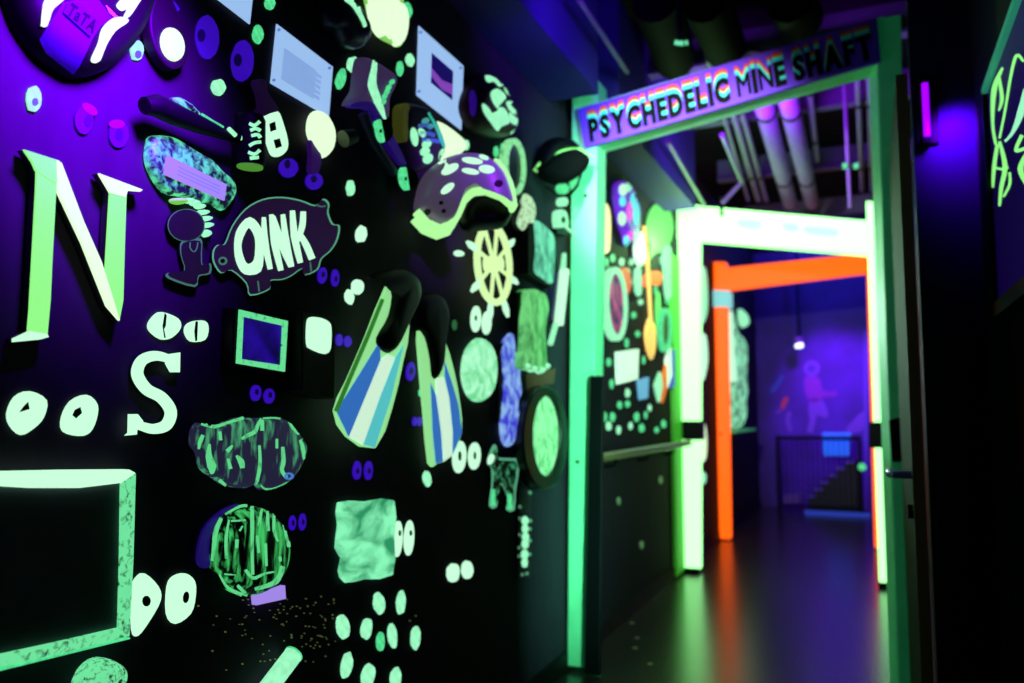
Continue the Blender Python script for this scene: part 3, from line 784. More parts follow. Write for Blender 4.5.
eyep('two small slit-pupil eyes between the big N and the dark framed screen', [g((755, 335), (830, 365), (842, 410), (800, 455), (750, 462), (700, 425), (692, 390), (720, 350)), g((905, 377), (955, 377), (972, 410), (955, 465), (890, 472), (862, 430), (870, 395))],
     [g((768, 340), (776, 350), (772, 400), (764, 415), (772, 455), (766, 455), (758, 400)), g((912, 378), (922, 380), (918, 470), (910, 470), (906, 425))])
g = cr(0, 450, 2.932)
eyep('two tall pale eyes touching the edge of the blackboard', [g((425, 362), (465, 400), (472, 440), (440, 500), (405, 545), (388, 525), (388, 410), (400, 375)), g((545, 362), (572, 385), (574, 430), (560, 480), (515, 510), (490, 480), (492, 400), (510, 370))],
     [ell(*g((430, 443))[0], 4.2, 5.5, 0, 10), ell(*g((546, 432))[0], 3, 6, 8, 10)])

# --- blackboard
t = on_wall('blackboard', 60, 570, 'large dark slate board with brushed green frame low on wall', 'blackboard')
link('slate', slab([(-40, 480), (126, 480), (124, 634), (-40, 672)], .002, .02), mat('slate_black', (84, 92, 104), .7, noise=.3, nscale=8), t)
bf = brushed('brushed_green_frame', (20, 60, 45), (120, 245, 170), (70, 70, 70), .30, .48, .85)
link('frame_rail', slab([(-40, 471), (0, 471.5), (70, 470), (130, 469.5), (136.5, 473), (122, 483), (80, 488), (30, 488), (-40, 484)], .004, .028), pale, t, bevel=.002)
link('frame_stile', slab([(123, 482), (136.5, 473), (134, 560), (130, 637), (120, 632), (122, 560)], .004, .028), bf, t, bevel=.002)
link('frame_rail', slab([(-40, 662), (0, 655), (60, 642), (120, 628), (130, 636), (60, 654), (0, 667), (-40, 676)], .004, .028), bf, t, bevel=.002)
link('frame_lip', slab([(-40, 677), (0, 668.5), (130, 637.5), (130, 639), (0, 671), (-40, 680)], .004, .02), green, t)

# --- lower objects cut by the frame bottom
tag(link('scrub_brush', dome(smooth([(101, 658), (114, 660), (122, 668), (120, 684), (108, 706), (84, 715), (74, 700), (80, 676), (90, 663)], 3), .002, .05, rings=5, flat=.45), brushed('bristle_green', (30, 90, 60), (120, 245, 170), (120, 120, 120), .32, .5, .85), soft=True), 'rounded green bristle brush beneath the blackboard edge', 'brush')
pA, pB = WALL.at(293, 655, .03), WALL.at(256, 704, .03)
t = on_wall('cardboard_tube', 280, 670, 'green glowing tube near the bottom, under the speckled wall', 'tube')
link('tube', tube([pA, pB], .021, 18), mint, t, soft=True)
link('end_ring', tube([pA, pA + (pA - pB).normalized() * .004], .022, 18), green, t)

# --- framed screen
g = cr(180, 270, 5.253)
t = on_wall('framed_picture', 262, 341, 'small violet picture in a black box frame with green border', 'picture')
link('box', slab(g((285, 195), (580, 255), (570, 548), (275, 505)), .002, .035), soot, t, bevel=.003)
g_o = g((315, 208), (568, 268), (552, 534), (300, 490)); g_i = g((335, 245), (540, 292), (530, 500), (325, 468))
link('border', ring(g_o, g_i, .03, .039), brushed('brushed_border', (30, 110, 70), (110, 240, 160), (90, 90, 90), .25, .42, .85), t)
link('picture', slab(g_i, .033, .0365), mat('violet_print', (62, 22, 205), .6, .42, (52, 8, 200), noise=.8, nscale=14), t)
tag(link('wooden_box', slab(g((640, 215), (820, 255), (815, 680), (640, 640)), .001, .06), dark, bevel=.004), 'dark narrow wooden box fixed to the wall beside the swim fin', 'box')
tag(link('glow_tile', dome(smooth(g((690, 250), (740, 248), (790, 270), (803, 310), (798, 420), (765, 440), (700, 415), (677, 390), (677, 290)), 3), .06, .068, flat=.85, rings=3, ref=1), pale, soft=True), 'rounded pale glowing tile on the dark wooden box', 'tile')
eyes('two violet eyes below the small framed picture', [(256.3, 393, 5.2, 8, 5), (269.8, 396, 5.2, 7.5, 5)], [(257, 392, 1.8, 3), (270.5, 395, 1.8, 3)], viol, viold, VG)
eyes('two violet eyes between the wooden box and the fin', [(339.5, 340, 3.5, 6, 0), (348, 341.5, 3.8, 5.5, 0)], [], viol, viold, VG)
eyes('two violet eyes above the green painted square', [(357.5, 470.5, 4, 9.5, 3), (369, 470.5, 4, 9.5, 3)], [(358, 471, 1.6, 3), (369.5, 471, 1.6, 3)], viol, viold, VG)
eyes('two dim violet eyes beside the round painted bowl', [(293, 523, 3.2, 7.5, 3), (303, 522, 3.4, 8.5, 3)], [(293.5, 523, 1.3, 3), (303.5, 522, 1.3, 3)], viol, viold, VG)
eyes('one tall violet eye between the two swim fins', [(411, 371.5, 4.4, 9.5, 6)], [(411.8, 371, 1.8, 3.6)], viol, viold, VG, 'painted_eye', 'painted eye')
eyes('two tiny violet eyes low between the swim fins', [(415, 421.5, 2.4, 4.6, 3), (419.8, 421.5, 2.4, 4.6, 3)], [], viol, viold, VG)
eyes('two violet eyes under the glowing wooden spoon', [(289, 168, 9.2, 9.5, 40), (314.5, 181, 8.5, 8.5, 30)], [(287.5, 164, 3, 4.5), (314, 179, 3, 3.6)], viol, viold, VG)

# --- slab with green paint
g = cr(185, 400, 6.83)
t = on_wall('stone_slab', 252, 452, 'dark irregular slab streaked with green paint above the round bowl', 'slab')
out = smooth(g((80, 200), (120, 155), (190, 180), (300, 150), (390, 118), (530, 122), (680, 122), (760, 180), (820, 260), (852, 330), (820, 440), (750, 540), (640, 600), (540, 615), (500, 570), (440, 605), (300, 585), (230, 540), (140, 470), (110, 360), (70, 300)), 3)
bd = link('body', dome(out, .002, .024, flat=.86, rings=4, ref=.8), brushed('streaked_stone', (36, 34, 62), (88, 205, 140), (60, 46, 13), .52, .72, .7, dist=.4, detail=5, eb=1.2), t, soft=True)
strk = brushed('streaky_green', (40, 90, 80), (105, 235, 150), (60, 60, 30), .2, .45, .8)
for pts, w in ((((110, 165), (200, 185), (300, 155), (400, 125)), [3, 4, 3, 4]), (((530, 128), (600, 125), (650, 130)), [1, 1.2, 1]), (((710, 150), (740, 190), (775, 235)), [3, 6, 3]), (((790, 270), (815, 330), (815, 410)), [6, 12, 4]),
               (((120, 240), (100, 290), (95, 330)), [5, 6, 3]), (((165, 300), (160, 380), (180, 450), (185, 500)), [2, 9, 14, 4]), (((235, 215), (242, 275)), [4, 4]), (((285, 350), (305, 330), (320, 310)), [6, 5, 2]), (((290, 400), (310, 470)), [3, 5]),
               (((350, 380), (380, 420), (390, 465)), [3, 9, 6]), (((385, 265), (430, 240), (475, 215), (500, 160), (520, 135)), [3, 6, 6, 4, 5]), (((525, 140), (525, 210)), [5, 5]), (((505, 310), (510, 400), (505, 480), (485, 570)), [3, 4, 5, 4]), (((665, 320), (670, 420), (660, 480), (690, 530)), [4, 6, 5, 5]),
               (((625, 265), (625, 330)), [3, 3]), (((520, 580), (550, 605), (640, 595), (740, 545)), [1.2, 1.6, 1.6, 1.2]), (((235, 545), (280, 580)), [5, 3]), (((230, 260), (230, 265)), [2, 2])):
    decal('paint_streak', stroke(g(*pts), [v_ * .62 for v_ in w]), bd, strk, t)
link('ring_mark', ring(ell(*g((712, 520))[0], 4.8, 3.6), ell(*g((712, 520))[0], 2.6, 1.8), .024, .0265), mat('sky_blue_paint', (90, 150, 250), .6, .6), t)

# --- bowl with strokes
g = cr(190, 490, 5.257)
t = on_wall('painted_bowl', 248, 552, 'round dark bowl covered in green brush strokes, violet lit side', 'bowl')
out = ell(*g((315, 320))[0], 41, 47, 0, 32)
bd = link('shell', dome(ell(255, 551, 37.5, 46, 0, 32), .002, .05, flat=.6, rings=6, ref=.6), brushed('streaked_bowl', (14, 14, 20), (70, 215, 110), (60, 62, 10), .50, .68, .8, dist=.35, detail=5), t, soft=True)
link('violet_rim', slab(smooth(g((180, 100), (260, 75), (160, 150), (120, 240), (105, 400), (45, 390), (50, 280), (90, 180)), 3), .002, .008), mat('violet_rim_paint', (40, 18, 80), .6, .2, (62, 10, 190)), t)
for pts, w in ((((165, 150), (135, 230), (120, 370)), [5, 7, 4]), (((205, 160), (190, 250), (190, 360)), [3, 5, 4]), (((185, 130), (260, 90), (300, 85)), [2, 3, 3]), (((325, 90), (325, 200), (325, 330), (328, 445)), [5, 5, 3, 4]), (((245, 260), (243, 305)), [5, 4]),
               (((375, 105), (360, 190)), [3, 4]), (((405, 115), (408, 215)), [3, 5]), (((440, 115), (440, 210), (460, 270)), [3, 4, 2]), (((485, 145), (500, 200), (518, 300)), [4, 7, 4]), (((395, 280), (400, 400)), [3, 3]), (((350, 240), (360, 330)), [3, 3]),
               (((290, 420), (330, 462), (390, 440), (440, 430)), [4, 5, 3, 2]), (((485, 400), (450, 480), (340, 520)), [6, 7, 4]), (((470, 350), (475, 375)), [4, 3]), (((155, 440), (190, 500), (240, 535), (300, 555)), [2, 3, 4, 5]), (((180, 440), (240, 445)), [1.2, 1]), (((215, 165), (290, 160)), [2, 2]), (((260, 215), (275, 190)), [3, 2]), (((250, 500), (290, 540)), [4, 5])):
    decal('paint_streak', stroke(g(*pts), [v_ * .62 for v_ in w]), bd, strk, t)
tag(link('paper_tag', slab(g((345, 560), (500, 502), (505, 572), (350, 606)), .001, .014), lav), 'small lavender paper tag at the bowl bottom', 'tag')

# --- painted square
g = cr(300, 460, 3.061)
t = on_wall('painted_board', 366, 540, 'rough square board washed with green paint, low on the wall', 'board')
link('board', slab(smooth(g((118, 130), (200, 127), (290, 124), (290, 240), (285, 352), (200, 365), (140, 376), (120, 340), (128, 300), (110, 270), (118, 200)), 2), .001, .007), brushed('washed_green_square', (50, 165, 110), (140, 255, 190), (12, 9, 18), .36, .6, .95, eb=.8), t, bevel=.002)
eyep('two narrow pale eyes against the edge of the green square', [ell(398, 539, 4.8, 18, 3), ell(409.5, 538, 4.8, 17.5, 3)], [ell(400, 533, 1.3, 3), ell(411, 533, 1.3, 3)])
eyep('two plain pale dots for eyes between square and dog cut-out', [ell(453.5, 573, 6.3, 9.5, 5, jit=.05), ell(467.7, 570, 5.8, 9, -3, jit=.05)], [None, None])
eyep('two pale ringed eyes right beneath the second fin tip', [ell(459.8, 457, 6.6, 16, 4), ell(474.8, 456, 6, 13.5, 3)], [ell(460, 456, 1.6, 5), ell(475, 455.5, 1.3, 4)])
eyep('two pale ringed eyes below the ship wheel', [ell(476.3, 319, 5, 13, 2), ell(487, 323, 4.6, 11.5, 2)], [ell(476, 318, 1.2, 3), None])

# --- cluster of ten dabs under the square
for (x, y, rx, ry, r, lb) in ((379.5, 603.5, 5.5, 10.8, -8, 'top row dab closest under the green square'), (401.5, 602.5, 4.3, 12, 4, 'top row dab beyond the green square edge'), (343.5, 627, 6.6, 12, -6, 'broad dab starting the middle row'), (367, 628.5, 5.3, 11, 6, 'second dab of the middle row'),
                              (381, 641.5, 3.9, 9.5, 2, 'short low dab in the middle row'), (393, 635.5, 4.4, 12.5, -6, 'tall dab beside the short one'), (416, 638, 4.4, 12.5, 3, 'dab at the far end of the middle row'), (347, 665.5, 5.5, 13.5, 10, 'yellowish dab starting the bottom row'), (368.5, 677, 6.5, 13.5, 12, 'middle dab of the bottom row'), (396, 679, 5.2, 12, 6, 'last dab of the bottom row')):
    blob(x, y, rx, ry, lb + ' in the ten dab cluster', mint if x != 381 else green, r)
bm = bmesh.new()
for i in range(150):
    x = random.gauss(305, 32) if i % 3 else random.uniform(205, 430); y = random.gauss(625, 26)
    if 195 < x < 335 and 595 < y < 683 or i % 9 == 0: slab(ell(x, y, random.uniform(.35, .8), random.uniform(.4, .9), n=6), -.002, .001, WALL, bm)
for x, y in ((192, 597), (199, 606), (213, 651), (226, 632), (243, 664)): slab(ell(x, y, .8, 1, n=6), -.002, .001, WALL, bm)
o = tag(link('paint_speckle', bm, mat('dull_yellow_speckle', (140, 150, 90), .7, .22)), 'fine yellowish paint speckle spattered over the wall below the bowl', 'paint speckle'); o['kind'] = 'stuff'

# --- single dabs in the middle of the wall
for (x, y, rx, ry, r, lb, m) in ((361.5, 234, 5.5, 8.5, 8, 'pale dab by itself behind the pig tail', pale), (358, 287, 6, 7.5, 0, 'upper of two touching dabs above the fin', pale), (350, 297, 4.5, 7.5, -5, 'lower of two touching dabs above the fin', pale),
                               (341.5, 79, 4.8, 10.5, 12, 'long green dab between printed sheet and roller skate', green), (354, 64.5, 6.4, 8, 0, 'round green dab above the skate heel', mint), (408, 10, 4.3, 8.5, -8, 'green dab beside the striped shell', green), (410.5, 60, 4, 6.5, -8, 'mint dab close to the photograph sheet corner', mint),
                               (400.5, 68.5, 3.2, 7.5, 0, 'narrow green dab next to the skate toe', green), (351, 188, 4, 8.5, 0, 'lone dab under the roller skate', mint), (427.5, 478.5, 4, 8, -6, 'lone dab between the fins and the eye dots', mint), (496.5, 151.5, 2.4, 5.5, 0, 'small green dab near the oval mirror, lower one', green), (503.5, 148.5, 2.4, 6, 0, 'small green dab touching the oval mirror', green), (459.5, 253.5, 5, 3, 5, 'flat pale dab under the helmet opening', pale), (421, 393, 1.6, 4, 0, 'tiny green dab by the second fin edge', green), (455, 325, 2.4, 5, 0, 'faint green dab beside the ringed eyes under the wheel', mat('dim_green_paint', (60, 140, 90), .6, .35)), (239.5, 331, 1.8, 2.6, 0, 'tiny dab touching the framed picture side', mint)):
    blob(x, y, rx, ry, lb, m, r)

# --- slotted spatula, wooden spoon
g = cr(240, 60, 4.88)
t = on_wall('slotted_spatula', 268, 120, 'slotted spatula with pale glowing blade and purple handle beside mallet', 'spatula')
pm_ = mat('plum_handle', (72, 40, 100), .55, .1, (70, 25, 110))
link('handle', slab(smooth(g((85, 100), (125, 98), (140, 160), (190, 240), (150, 260), (90, 285), (80, 270), (110, 230), (105, 170)), 3), .004, .024), pm_, t, bevel=.004)
bl_ = g((100, 295), (130, 265), (185, 250), (210, 300), (235, 390), (230, 440), (195, 470), (160, 465), (140, 420), (115, 340))
link('blade', slab(smooth(bl_, 3), .010, .016), pale, t, bevel=.001)
for pts in (((145, 310), (172, 300), (178, 340), (150, 350)), ((165, 390), (195, 382), (205, 422), (176, 432))):
    link('slot', slab(g(*pts), .0158, .0172), black, t)
t = on_wall('wooden_spoon', 320, 140, 'wooden spoon with pale glowing bowl beneath the printed sheet', 'spoon')
link('bowl', dome(smooth(g((345, 270), (385, 245), (430, 275), (460, 350), (455, 430), (420, 475), (395, 465), (350, 400), (332, 340)), 3), .012, .035, flat=.5, rings=5), cream, t, soft=True)
link('handle', slab(smooth(g((345, 390), (372, 410), (400, 470), (385, 550), (345, 545), (350, 470)), 3), .006, .02), mat('purple_handle', (92, 40, 150), .55, .2, (80, 20, 150)), t, bevel=.003)

# --- dark canister and striped shell at the top
g = cr(330, 0, 9.76)
t = on_wall('dark_canister', 345, 20, 'dark rounded canister with one glowing curved stripe at the top', 'canister')
bd = link('body', dome(smooth(g((-60, -300), (60, -250), (150, 0), (230, 60), (300, 180), (350, 280), (360, 380), (320, 450), (240, 480), (130, 440), (60, 300), (-20, 250), (-60, 100)), 3), .002, .05, flat=.6, rings=5), mat('blue_black_tin', (26, 30, 56), .35), t, soft=True)
decal('stripe', smooth(g((130, -10), (220, 70), (300, 200), (325, 262), (352, 255), (345, 215), (300, 110), (255, -10)), 3), bd, mint, t)
decal('rim', stroke(g((150, 440), (240, 470), (320, 440), (350, 350)), [1.4, 2, 2, 1.4]), bd, mat('grey_blue_rim', (90, 110, 130), .4, .1), t)
t = on_wall('striped_shell', 388, 20, 'pale glowing ribbed shell at the top edge beside the canister', 'shell')
for pts in (((390, -60), (395, 120), (430, 250), (480, 335), (520, 360), (514, 300), (480, 150), (482, -60)), ((508, -60), (508, 150), (536, 300), (570, 355), (606, 375), (572, 200), (566, -60)), ((590, -60), (598, 60), (606, 250), (624, 400), (665, 450), (700, 420), (725, 270), (720, 130), (680, 20), (600, 0))):
    link('rib', dome(smooth(g(*pts), 3), .006, .045, flat=.45, rings=4), cream, t, soft=True)
link('backing', slab(smooth(g((380, -60), (395, 140), (440, 290), (520, 375), (610, 420), (680, 455), (715, 400), (735, 250), (720, 100), (690, -60)), 3), .001, .012), mat('lime_shell_groove', (50, 90, 30), .6, .7, (150, 235, 110)), t)

# --- roller skate
g = cr(330, 50, 4.55)
t = on_wall('roller_skate', 375, 120, 'purple roller skate with white stripe and green wheel hubs hung vertically', 'roller skate')
pu = mat('purple_leather', (92, 72, 112), .5, .5, (72, 54, 100)); pu2 = mat('deep_purple_sole', (70, 30, 140), .5, .16, (70, 10, 190))  # boot leather emits a little in place of lamp light reaching it
bd = link('boot', dome(smooth(g((165, 30), (200, 40), (270, 85), (300, 110), (305, 150), (270, 230), (265, 320), (235, 300), (190, 250), (105, 245), (140, 180), (150, 100)), 3), .015, .06, flat=.8, rings=4, ref=.8), pu, t, soft=True)
decal('stripe', smooth(g((195, 45), (212, 60), (208, 150), (230, 220), (255, 310), (250, 325), (215, 270), (180, 190), (172, 150), (188, 80)), 3), bd, mint, t)
link('laces', slabs([ell(*g(p)[0], 2.2, 3, 30, 10) for p in ((285, 145), (270, 170), (262, 190), (252, 210), (246, 235))], .05, .064), green, t)
link('sole', slab(smooth(g((110, 240), (190, 235), (230, 290), (290, 390), (330, 470), (350, 520), (330, 515), (280, 450), (220, 350), (180, 270), (105, 262)), 3), .040, .060), pu2, t, bevel=.004)
for (x, y) in ((233, 368), (347, 585)):
    link('wheel', tube([WALL.at(*g((x, y))[0], .012), WALL.at(*g((x, y))[0], .06)], .032, 20), soot, t, soft=True)
    link('hub', slab(ell(*g((x, y))[0], 5.2, 11.8, -10), .055, .0645), green, t)
    link('hub_bolt', slab(ell(*g((x, y))[0], 1, 2, 0, 10), .0645, .067), dark, t)
link('truck', tube([WALL.at(*g((150, 290))[0], .05), WALL.at(*g((200, 420))[0], .045), WALL.at(*g((290, 560))[0], .04)], .014, 10), mat('blue_grey_metal', (70, 70, 110), .4), t, soft=True)
link('toe_stop', tube([WALL.at(*g((60, 405))[0], .04), WALL.at(*g((110, 390))[0], .05)], [.022, .018], 14), mat('olive_rubber', (70, 80, 60), .6), t, soft=True)

# --- sneaker with green dabs
g = cr(390, 90, 8.53)
t = on_wall('painted_sneaker', 432, 130, 'dark sneaker with green dabs and a pale tongue above the helmet', 'sneaker')
bd = link('upper', dome(smooth(g((110, 130), (180, 100), (300, 130), (360, 200), (430, 300), (480, 450), (470, 560), (400, 640), (250, 690), (190, 600), (120, 480), (100, 300)), 3), .006, .05, flat=.7, rings=5, ref=.7), mat('dark_plum_canvas', (58, 40, 70), .6), t, soft=True)
link('heel_strip', slab(smooth(g((110, 140), (160, 110), (180, 190), (165, 320), (150, 440), (110, 400), (105, 260)), 3), .01, .045), mat('olive_yellow_rubber', (130, 140, 50), .6, .12), t, bevel=.004)
link('toe_cap', dome(smooth(g((400, 270), (430, 265), (540, 340), (640, 430), (660, 500), (600, 560), (500, 580), (470, 450)), 3), .02, .06, flat=.75, rings=4, ref=.8), cream, t, soft=True)
for i, (x, y, rx, ry, r) in enumerate(((205, 400, 3.6, 9.5, -8), (270, 365, 3.2, 5, -30), (310, 460, 5, 4, -40), (295, 525, 5, 4.2, -40), (320, 585, 5.5, 4.4, -45), (445, 560, 3.5, 7, 10), (300, 265, 4, 3, -30), (340, 310, 3.5, 2.6, 0))):
    decal('paint_dab', ell(*g((x, y))[0], rx, ry, r), bd, mint if i not in (6, 7) else mat('teal_glow', (90, 200, 190), .6, .5), t)
for pts in (((240, 310), (300, 300), (350, 330)), ((250, 370), (320, 370), (380, 390)), ((270, 420), (340, 430), (420, 440))):
    decal('lace', stroke(g(*pts), 4), bd, mat('blue_lace', (80, 120, 210), .6, .4), t)
decal('side_stripe', stroke(g((330, 190), (400, 300), (450, 420), (480, 500)), [3, 6, 7, 5]), bd, mat('turquoise_paint', (60, 210, 180), .6, .6), t)
blob(466.5, 145, 3, 5.5, 'pale dab at the tip of the sneaker', mint)

# --- helmet: hangs edge to the wall, its side turned towards the way in
HP = turned(418, 200, .05, 55)
g = cr(380, 130, 5.256)
t = thing('skate_helmet', HP.at(462, 190), 'purple skate helmet with glowing pale rim and dabs', 'helmet')
out = smooth(g((182, 420), (188, 340), (215, 260), (270, 195), (350, 145), (460, 122), (570, 145), (650, 215), (690, 300), (715, 410), (640, 350), (550, 320), (480, 325), (430, 370), (400, 440), (370, 500), (310, 515), (240, 475)), 3)
shellm = mat('purple_helmet_shell', (120, 95, 140), .35, .45, (92, 78, 104))
bd = link('shell', dome(out, -.01, .10, HP, flat=.30, rings=7, ref=.2, prof=.8), shellm, t, soft=True)
link('shell_back', dome(out, .01, -.09, HP, flat=.45, rings=5, ref=0), shellm, t, soft=True)
rimp = [HP.at(*p, .045) for p in g((190, 430), (245, 490), (315, 520), (372, 500), (405, 440), (435, 370), (485, 325), (555, 318), (640, 350), (712, 410))]
link('rim', tube(rimp, .0135, 10), mat('rim_glow', (50, 84, 40), .6, 1.0, (178, 255, 160)), t, soft=True)
rimq = [v - HP.n * .09 for v in rimp]
link('rim', tube(rimq, .0125, 10), mat('rim_glow', (50, 84, 40), .6, 1.0, (178, 255, 160)), t, soft=True)
link('front_edge', slab(smooth(g((600, 150), (640, 165), (700, 270), (722, 400), (690, 415), (675, 320), (640, 215)), 3), .02, .055, HP), mat('rim_glow', (50, 84, 40), .6, 1.0, (178, 255, 160)), t, bevel=.003)
for (x, y, rx, ry, r) in ((368, 207, 9.5, 4, -28), (355, 308, 8, 3.6, -38), (485, 163, 10.5, 3, 8), (475, 218, 8.8, 2.8, 10), (560, 207, 8, 4, 8), (545, 145, 5, 2, 20), (325, 160, 5, 2.6, -40)):
    decal('paint_dab', ell(*g((x, y))[0], rx, ry, r), bd, pale, t)
for (x, y, r_) in ((622, 282, 3.8), (322, 382, 2), (335, 425, 2), (250, 430, 3)):
    decal('vent', ell(*g((x, y))[0], r_ * 1.1, r_, 0, 14), bd, soot, t)
link('dark_hollow', dome(smooth(g((420, 460), (460, 370), (550, 335), (640, 365), (700, 420), (660, 500), (560, 520), (450, 520)), 3), -.06, .02, HP, flat=.5, rings=4), soot, t, soft=True)  # black dome stands in for the dark hollow under the rim

# --- dark ball mask
g = cr(460, 60, 4.88)
t = on_wall('painted_mask', 496, 106, 'dark red rounded mask splashed with pale flame shapes above oval mirror', 'mask')
bd = link('shell', dome(smooth(g((120, 70), (190, 75), (250, 160), (300, 280), (290, 350), (230, 375), (130, 360), (70, 300), (45, 220), (70, 130)), 3), .002, .065, flat=.5, rings=6, ref=.7), mat('dark_maroon', (58, 14, 40), .45), t, soft=True)
for pts in (((125, 75), (150, 58), (190, 85), (210, 120), (190, 130), (165, 105), (140, 110), (125, 95)), ((150, 160), (180, 140), (215, 165), (220, 190), (185, 195), (190, 235), (175, 230), (155, 195)), ((108, 215), (130, 225), (165, 275), (185, 290), (180, 250), (205, 230), (230, 260), (240, 305), (200, 325), (180, 345), (145, 300), (115, 255)),
            ((225, 205), (255, 205), (290, 245), (270, 265), (240, 245)), ((240, 255), (275, 285), (300, 290), (290, 320), (265, 315), (245, 300)), ((215, 135), (245, 160), (245, 175), (225, 160)), ((250, 350), (285, 335), (270, 370), (250, 365))):
    decal('painted_flame', smooth(g(*pts), 3), bd, mint, t)
decal('violet_patch', smooth(g((45, 170), (65, 150), (80, 200), (70, 270), (50, 260)), 3), bd, mat('violet_patch_paint', (70, 20, 190), .6, .25), t)

# --- oval hand mirror with green rim
g = cr(460, 60, 4.88)
t = on_wall('oval_mirror', 515, 167, 'narrow oval mirror with green ring beside the helmet', 'mirror')
link('ring', ring(ell(*g((272, 520))[0], 10.6, 28.5, -2, 28), ell(*g((275, 520))[0], 7.6, 23, -2, 28), .004, .03), brushed('brushed_ring', (40, 140, 90), (150, 250, 170), (60, 60, 60), .25, .45, .85), t, soft=True)
link('glass', slab(ell(*g((275, 520))[0], 8.2, 24, -2, 28), .004, .018), mat('smoky_glass', (90, 78, 92), .3), t)

# --- black cap under the sign
g = cr(520, 120, 5.69)
CP = turned(540, 170, .03, 40)
t = thing('peaked_cap', CP.at(565, 165), 'black peaked cap with glowing brim edge hanging beside the green post', 'cap')
link('crown', dome(smooth(g((95, 290), (100, 190), (160, 110), (240, 95), (310, 120), (345, 165), (260, 165), (170, 210)), 3), .0, .06, CP, flat=.3, rings=5), soot, t, soft=True)
link('brim', dome(smooth(g((100, 285), (170, 205), (260, 168), (330, 165), (400, 225), (350, 310), (250, 365), (150, 345)), 3), .0, .05, CP, flat=.55, rings=4), mat('black_cloth', (7, 7, 10), .8, spec=.1), t, soft=True)
link('brim_edge', tube([CP.at(*p, .03) for p in smooth(g((98, 292), (120, 240), (180, 198), (260, 172), (330, 165), (375, 190), (400, 220)), 3)[:18]], .006, 8), mat('brim_glow', (140, 220, 120), .6, .75), t, soft=True)
link('strap', tube([CP.at(*p, .03) for p in g((345, 310), (330, 370), (280, 430), (210, 430), (150, 380))], .006, 8), soot, t, soft=True)
for (x, y, rx, ry) in ((245, 390, 6.5, 5.5), (315, 355, 4.5, 7)):
    link('badge', slab(ell(*g((x, y))[0], rx, ry, 15), .0, .012, CP), green, t)
t = on_wall('wall_hook', 566, 215, 'pale latch shaped hook below the black cap by the green post', 'hook')
link('plate', slab(smooth(g((215, 520), (260, 515), (275, 560), (275, 610), (220, 615)), 2), .004, .03), mint, t, bevel=.002)
link('hole', slab(ell(*g((248, 568))[0], 2, 3.5), .03, .0312), soot, t)
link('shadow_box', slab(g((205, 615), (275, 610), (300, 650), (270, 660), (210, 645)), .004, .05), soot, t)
link('arm', tube([WALL.at(*g(p)[0], .05) for p in ((250, 600), (300, 645), (350, 690))], .008, 10), mint, t, soft=True)
link('knob', slab(ell(*g((255, 465))[0], 3.5, 4.5), .004, .03), mint, t)

# --- ship wheel
t = on_wall('ship_wheel', 494, 266, 'glowing pale yellow ship wheel with spoke handles below the helmet', 'ship wheel')
wm = mat('yellow_green_wheel', (90, 100, 60), .55, 1.0, (216, 255, 176))
cw = WALL.at(494, 264, .045); R = .135
def wpt(a, r, t=0): return cw + Vector((t, math.sin(a) * r, math.cos(a) * r))
link('rim', tube([wpt(2 * math.pi * i / 36, R) for i in range(36)], .0125, 10, closed=True), wm, t, soft=True)
link('hub', tube([cw - Vector((.03, 0, 0)), cw + Vector((.03, 0, 0))], [.030, .024], 18), wm, t, soft=True)
for i in range(8):
    a = 2 * math.pi * i / 8 + .18
    s_ = link('spoke', tube([wpt(a, .02), wpt(a, R)], .007, 8), wm, t, soft=True)
    link('handle', tube([wpt(a, R), wpt(a, R * 1.12), wpt(a, R * 1.35), wpt(a, R * 1.56)], [.006, .010, .012, .006], 10), pale, t, soft=True)

# --- right-hand cluster near the green post
g = cr(480, 190, 4.55)
t = on_wall('carved_figure', 524, 212, 'small pale carved figure with orange tinge between wheel and cap', 'figurine')
link('body', dome(smooth(g((212, 15), (240, 70), (235, 130), (215, 190), (180, 180), (172, 130), (190, 80)), 3), .004, .045, rings=5, flat=.4), brushed('cream_and_amber', (225, 190, 90), (205, 255, 200), (60, 60, 60), .3, .5, .85), t, soft=True)
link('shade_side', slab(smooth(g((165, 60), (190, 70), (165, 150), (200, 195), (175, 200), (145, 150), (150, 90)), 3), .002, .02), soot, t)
t = on_wall('driftwood_plank', 545, 252, 'mint washed weathered plank with dark edge nearest the green post', 'plank')
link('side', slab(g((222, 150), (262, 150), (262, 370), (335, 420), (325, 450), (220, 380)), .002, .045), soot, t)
link('face', slab(smooth(g((255, 150), (275, 145), (320, 185), (342, 230), (340, 370), (330, 425), (290, 400), (255, 365), (262, 260)), 3), .004, .055), brushed('mint_plank', (50, 130, 110), (125, 240, 195), (20, 20, 14), .32, .58, .8, eb=.6), t, bevel=.003)
t = on_wall('carved_plank', 534, 330, 'green washed carved plank with scalloped ends above oval frame', 'plank')
link('face', slab(smooth([(527, 291), (534, 289), (540, 291), (547, 296), (549, 310), (546, 330), (547, 352), (546, 368), (538, 371), (530, 369), (522, 367), (523, 340), (524, 318), (526, 305)], 3), .004, .05), brushed('green_carved', (60, 150, 75), (125, 240, 140), (22, 22, 14), .32, .6, .75, eb=.7), t, bevel=.003)
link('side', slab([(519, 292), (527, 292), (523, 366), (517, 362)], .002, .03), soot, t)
for x, y in ((525, 366), (532, 368.5), (540, 370), (545, 366)):
    link('scallop', dome(ell(x, y, 3, 4, 0, 12), .03, .062, rings=3), mint, t, soft=True)
t = on_wall('candle_stick', 559, 300, 'pale three-part candle stick leaning beside the green post', 'candle stick')
ax = [WALL.at(*p, .05) for p in g((383, 290), (378, 360), (385, 365), (358, 610), (345, 610), (320, 700))]
link('wick_end', tube([ax[0], ax[1]], [.010, .013], 10), mint, t, soft=True)
